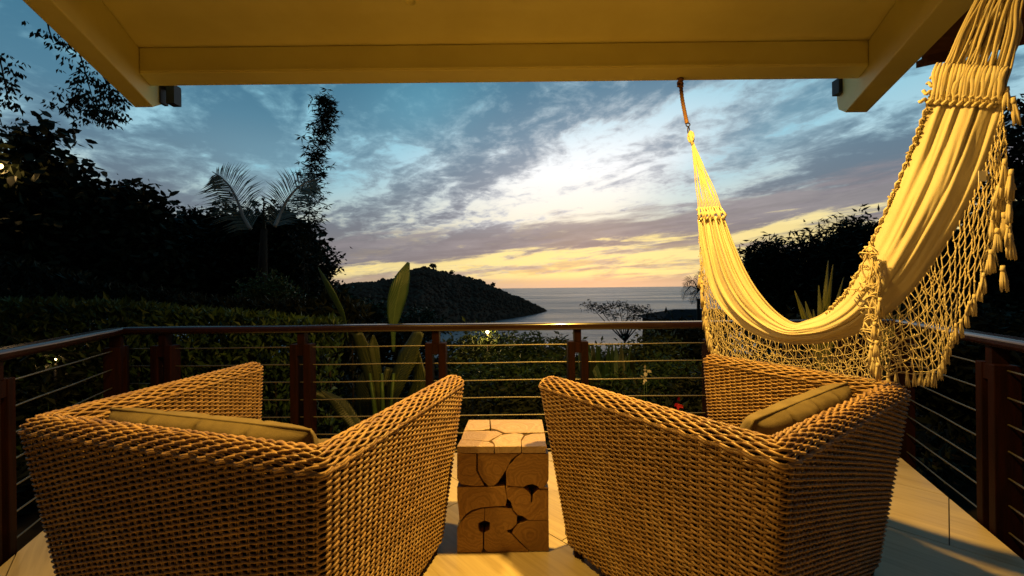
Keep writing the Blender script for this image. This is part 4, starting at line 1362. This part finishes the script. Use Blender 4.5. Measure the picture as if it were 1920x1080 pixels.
# corded hem and crochet border on the upper edge of the near half
mb = MB()
mb.tube(V[:, 0], .004, 6); mb.tube(V[:, -1], .004, 6)
mb.build('hem_cord', M_cord, ham)
mb = MB()
for k in range(150):
    i = int(72 + 76 * k / 150); c = V[min(i, NS - 1), -1]
    d = rng.normal(size=3) * .006; e = np.array((-.008, -.006, rng.uniform(-.016, .006)))
    mb.tube([c + (0, 0, -.006), c + e + d * .5, c + e * 1.2 + d, c + (-.002, -.004, -.012)], .0032, 5)
for k in range(26):
    i = int(72 + 76 * k / 26); c = V[min(i, NS - 1), -1]; c2_ = V[min(i + 3, NS - 1), -1]
    mid = (c + c2_) / 2 + np.array((-.014, -.008, 0.004))
    mb.tube(np.array([c, c * .4 + mid * .6, mid, c2_ * .4 + mid * .6, c2_]), .0045, 5)
mb.build('crochet_border', M_cord, ham, kind='stuff')

# netted fringe: hangs from the lower edge
FE = [(1314, 500), (1318, 560), (1326, 615), (1344, 650), (1372, 690), (1430, 712), (1500, 722), (1560, 722), (1620, 716), (1690, 700), (1752, 694), (1778, 640), (1812, 575), (1850, 500), (1878, 400), (1890, 300)]
def lattice(off0, amp, seed, s0, s1, nwarp, nweft, r, skew=0., name='net', FEe=FE, base=Pp, diamond=True):
    rr = np.random.default_rng(seed)
    NW = nwarp
    Fp = cr(FEe, NS)
    G = np.zeros((NW, nweft + 1, 3))
    for a in range(NW):
        s = s0 + (s1 - s0) * a / (NW - 1)
        for b in range(nweft + 1):
            f = b / nweft
            sj = s + (skew * f) + rr.normal() * .0016
            sj = min(max(sj, 0), 1)
            i = sj * (NS - 1); i0 = int(min(i, NS - 2)); w = i - i0
            pb_ = base[i0] * (1 - w) + base[i0 + 1] * w; pf = Fp[i0] * (1 - w) + Fp[i0 + 1] * w
            q = pb_ * (1 - f) + pf * f + rr.normal(size=2) * (1.6 if b else 0)
            q[1] += 3.5 * math.sin(s * 40) * f
            G[a, b] = hp(q[0], q[1], off0 + amp * math.sin(s * 23 + f * 2) * f + rr.normal() * .004)
    mb = MB()
    for a in range(NW):
        P = G[a].copy()
        if diamond:
            # neighbouring cords are knotted together in pairs, alternating
            for b in range(1, nweft):
                o = a + (1 if (a + b) % 2 == 0 else -1)
                if 0 <= o < NW: P[b] = P[b] * .62 + G[o, b] * .38
        t = np.linspace(0, nweft, nweft * 3 + 1)
        P3 = np.stack([np.interp(t, np.arange(nweft + 1), P[:, k]) for k in range(3)], 1)
        P3[1:-1] += rr.normal(size=P3[1:-1].shape) * .0009
        mb.tube(P3, r, 5)
    for b in range(1, nweft + 1):
        if b % 1: continue
        for a0 in range(0, NW - 1):
            if rr.random() < .07: continue
            p, q = G[a0, b], G[a0 + 1, b]
            sag = np.array((0, 0, -.12 * np.linalg.norm(q - p)))
            mb.tube([p, p * .65 + q * .35 + sag * .8, p * .35 + q * .65 + sag * .8, q], r * .9, 4)
        for a0 in range(NW):   # knots
            if b < nweft and rr.random() < .8:
                c = G[a0, b]; mb.tube([c + (0, 0, .005), c, c - (0, 0, .005)], [r * .8, r * 1.9, r * .8], 5)
    o = mb.build(name, M_cord, ham)
    return G
G1 = lattice(.012, .012, 3, .575, .985, 27, 10, .0018, 0.0, 'fringe_net', diamond=False)
G2 = lattice(.010, .012, 4, .02, .60, 74, 7, .0013, .0, 'fringe_net')
G3 = lattice(.050, .012, 5, .10, .72, 60, 6, .0012, .03, 'fringe_net')
# cords of the far upper left fringe
def tassel(c, d, L, w, seed):
    rr = np.random.default_rng(seed)
    mb = MB()
    d = d / np.linalg.norm(d)
    n = 9
    side = np.cross(d, (0.4, 1, 0)); side /= np.linalg.norm(side); dep = np.cross(d, side)
    for k in range(n):
        a = rr.uniform(0, 6.283); q = rr.uniform(.2, 1) * w
        e = side * math.cos(a) * q + dep * math.sin(a) * q * .6
        P = [c, c + d * L * .22 + e * .35, c + d * L * .6 + e * .8, c + d * L * rr.uniform(.9, 1.1) + e * 1.15]
        mb.tube(P, [w * .30, w * .34, w * .38, w * .16], 5)
    mb.tube([c - d * .004, c + d * L * .12, c + d * L * .2], [w * .5, w * .62, w * .5], 6)
    return mb.build('tassel', M_cord, ham)
k = 0
for a in range(0, len(G1)):
    p = G1[a, -1]; dn = np.array((.1 * math.sin(a), 0, -1.))
    if a > 24: dn = np.array((.35, 0, -1.))
    tassel(p, dn, .045 + .025 * rng.random(), .007 + .004 * rng.random(), a)
for a in range(0, 30, 1):
    p = G2[a, -1]; tassel(p, np.array((.05 * math.sin(a), 0, -1.)), .07 + .03 * rng.random(), .009, 100 + a)
# dense hanging tassels at the right hand end of the fringe
for a, (px, py) in enumerate([(1888, 165), (1900, 185), (1880, 330), (1868, 372), (1882, 400), (1893, 372), (1870, 430), (1892, 440), (1884, 300), (1896, 320), (1858, 470), (1880, 500), (1872, 350), (1862, 410), (1892, 420)]):
    tassel(hp(px, py, .02), np.array((.12 * math.sin(a * 2.), 0, -1.)), .07 + .03 * rng.random(), .012, 300 + a)
# fringe of the near upper edge, fallen over the front of the cloth
mb = MB()
for k in range(9):
    P = [hp(1632 + rng.normal() * 6, 462, .10)]
    x = 1636 + rng.normal() * 6
    for q in range(1, 12):
        yy_ = 462 + q * 21 + rng.normal() * 4
        P.append(hp(x + rng.normal() * 6 + (q * .6), yy_, .115 + rng.normal() * .006))
    mb.tube(cr(P, 40), .0030, 5)
for k in range(26):
    yy_ = 470 + rng.random() * 225
    a, b = 1636 - rng.uniform(2, 26), 1640 + rng.uniform(0, 10)
    mb.tube(cr([hp(b, yy_, .115), hp((a + b) / 2, yy_ + rng.normal() * 5 - 4, .125), hp(a, yy_ + rng.normal() * 6, .11), hp(a + 8, yy_ + 9, .11)], 8), .0026, 5)
for k in range(14):
    a = 1590 + rng.random() * 44
    yy_ = np.interp(a, [1590, 1640], [545, 455]) + rng.random() * 25
    mb.tube(cr([hp(a, yy_, .08), hp(a + 8, yy_ + 6 + rng.normal() * 6, .1), hp(a + 16, yy_ + rng.normal() * 5, .1), hp(a + 26, yy_ + 12, .1)], 8), .0022, 5)
mb.build('fallen_fringe', M_cord, ham, kind='stuff')
for k, (px, py) in enumerate([(1640, 605), (1634, 650), (1644, 640), (1638, 672), (1646, 682), (1650, 560)]):
    tassel(hp(px, py, .125), np.array((.05, 0, -1.)), .065, .012, 500 + k)

# knotted band and suspension cords, far end
gather = hp(1297, 262)
mb = MB()
nst = 15
for k in range(nst):
    f = k / (nst - 1); i = int(f * (NTt - 1)); e = V[0, i]
    up_ = hp(1311 + f * 40 - 2, 385 - abs(f - .5) * 8, .004 * math.sin(k * 2.))
    g_ = gather + np.array((.004 * (f - .5), .002 * math.sin(k * 3), 0))
    P = cr([g_, g_ * .6 + up_ * .4 + rng.normal(size=3) * .0025, g_ * .25 + up_ * .75 + rng.normal(size=3) * .003, up_, e], 14)
    mb.tube(P, .0032, 5)
mb.build('suspension_cord', M_cord, ham, kind='stuff')
mb = MB()
for r_ in range(3):
    yv = 392 + r_ * 9
    P = []
    for q in range(41):
        f = q / 40
        P.append(hp(1306 + r_ * 2 + f * (43 + r_ * 3.5), yv - f * 3 + 2.5 * math.sin(q * 1.6 + r_), .010 + .004 * math.cos(q * 1.6)))
    mb.tube(P, .0042, 6)
for q in range(9):
    mb.tube([hp(1310 + q * 5.2, 390, .012), hp(1312 + q * 5.4 + rng.normal() * 2, 403, .016), hp(1312 + q * 5.4, 414, .012)], [.005, .0065, .004], 6)
mb.build('knotted_band', M_cord, ham, kind='stuff')
# loop wrap
mb = MB(); mb.tube(cr([hp(1294, 248), hp(1290, 256, .004), hp(1294, 266), hp(1300, 262, .004), hp(1299, 250), hp(1294, 247)], 20), .007, 7)
mb.tube([hp(1294, 246), hp(1296, 258), hp(1299, 272)], [.007, .013, .009], 8)
mb.build('eye_loop', M_cord, ham)
# rope, shackle and hook to the front beam
hk = hp(1275, 138); hk[2] = ZB
rope = thing('hanging_rope', 'short brown knotted rope tying the hammock to the front beam', 'rope', tuple(hk))
mb = MB()
ctr = cr([hk, hp(1276, 156), hp(1279, 185), hp(1284, 212), hp(1288, 231)], 90)
for ph in (0, 2.09, 4.19):
    P = ctr.copy(); a = np.arange(90) * .52 + ph
    P[:, 0] += np.cos(a) * .0062; P[:, 1] += np.sin(a) * .0062
    mb.tube(P, .0062, 6)
mb.build('strand', M_rope, rope, kind='stuff')
mb = MB()
for q in range(4):
    c = hp(1275.5, 148 + q * 4.5); ph = np.linspace(0, 6.283, 13)
    mb.tube([c + (.014 * math.cos(a), .014 * math.sin(a), .006 * math.sin(a + q * 2)) for a in ph], .0068, 6)
mb.build('knot', M_rope, rope)
def link(c, w, h, r, parent, name, turn=0):
    ph = np.linspace(0, 6.283, 19)
    mb = MB(); mb.tube([c + np.array((w * math.cos(a) * math.cos(turn), w * math.cos(a) * math.sin(turn), h * math.sin(a))) for a in ph], r, 6, False)
    return mb.build(name, M_steel, parent)
link(hp(1290, 234), .012, .010, .0035, rope, 'steel_ring')
link(hp(1291, 244), .009, .020, .0035, rope, 'shackle', .6)
link(hk + (0, 0, .004), .010, .018, .004, rope, 'hook', .9)

# near end: cords gather up to the side beam
mb = MB()
nst = 36
for k in range(nst):
    f = k / (nst - 1); i = int((1 - f) * (NTt - 1)); e = V[-1, i]
    b0 = np.array((1752, 165)) * (1 - f) + np.array((1886, 178)) * f
    off = .013 * math.sin(k * 2.4) + rng.normal() * .004; jx = rng.normal() * 5
    a1 = hp(1803 + f * 106 + jx, 60, off); a2 = hp(1830 + f * 88 - jx * .6, 0, off * .8); a3 = hp(1880 + f * 70, -85, off * .4)
    P = cr([e, hp(b0[0], b0[1] - 20, off), hp(*(b0 * .55 + np.array((1803 + f * 106, 60)) * .45), off), a1, a2, a3, hang + (0, 0, -.015)], 30)
    mb.tube(P, .0036 + .0020 * (k % 4 == 0), 6)
mb.build('suspension_cord', M_cord, ham, kind='stuff')
mb = MB()
for r_ in range(5):
    P = []
    for q in range(61):
        f = q / 60
        P.append(hp(1752 - r_ * 7 + f * (134 + r_ * 2), 128 + r_ * 15 + f * 10 + 3.5 * math.sin(q * 1.05 + r_ * 1.7), .020 + .007 * math.cos(q * 1.05 + r_)))
    mb.tube(P, .0055, 6)
for q in range(22):
    f = q / 21; x = 1752 + f * 132
    mb.tube(cr([hp(x + 6, 118 + f * 8, .02), hp(x + rng.normal() * 4, 140, .034), hp(x - 6 + rng.normal() * 4, 165, .028), hp(x - 10, 195, .016)], 8), [.004, .006, .0085, .009, .009, .0085, .006, .003], 6)
mb.build('knotted_band', M_cord, ham, kind='stuff')
link(hang + (0, 0, .0), .014, .024, .005, ham, 'beam_hook', .9)
# little care label on the net
M_lbl = mat('white_label', (.7, .7, .7), .6)
p = hp(1842, 330, .03)
mb = MB(); mb.box(p, (.013, .001, .018)); mb.build('care_label', M_lbl, ham, smooth=False)
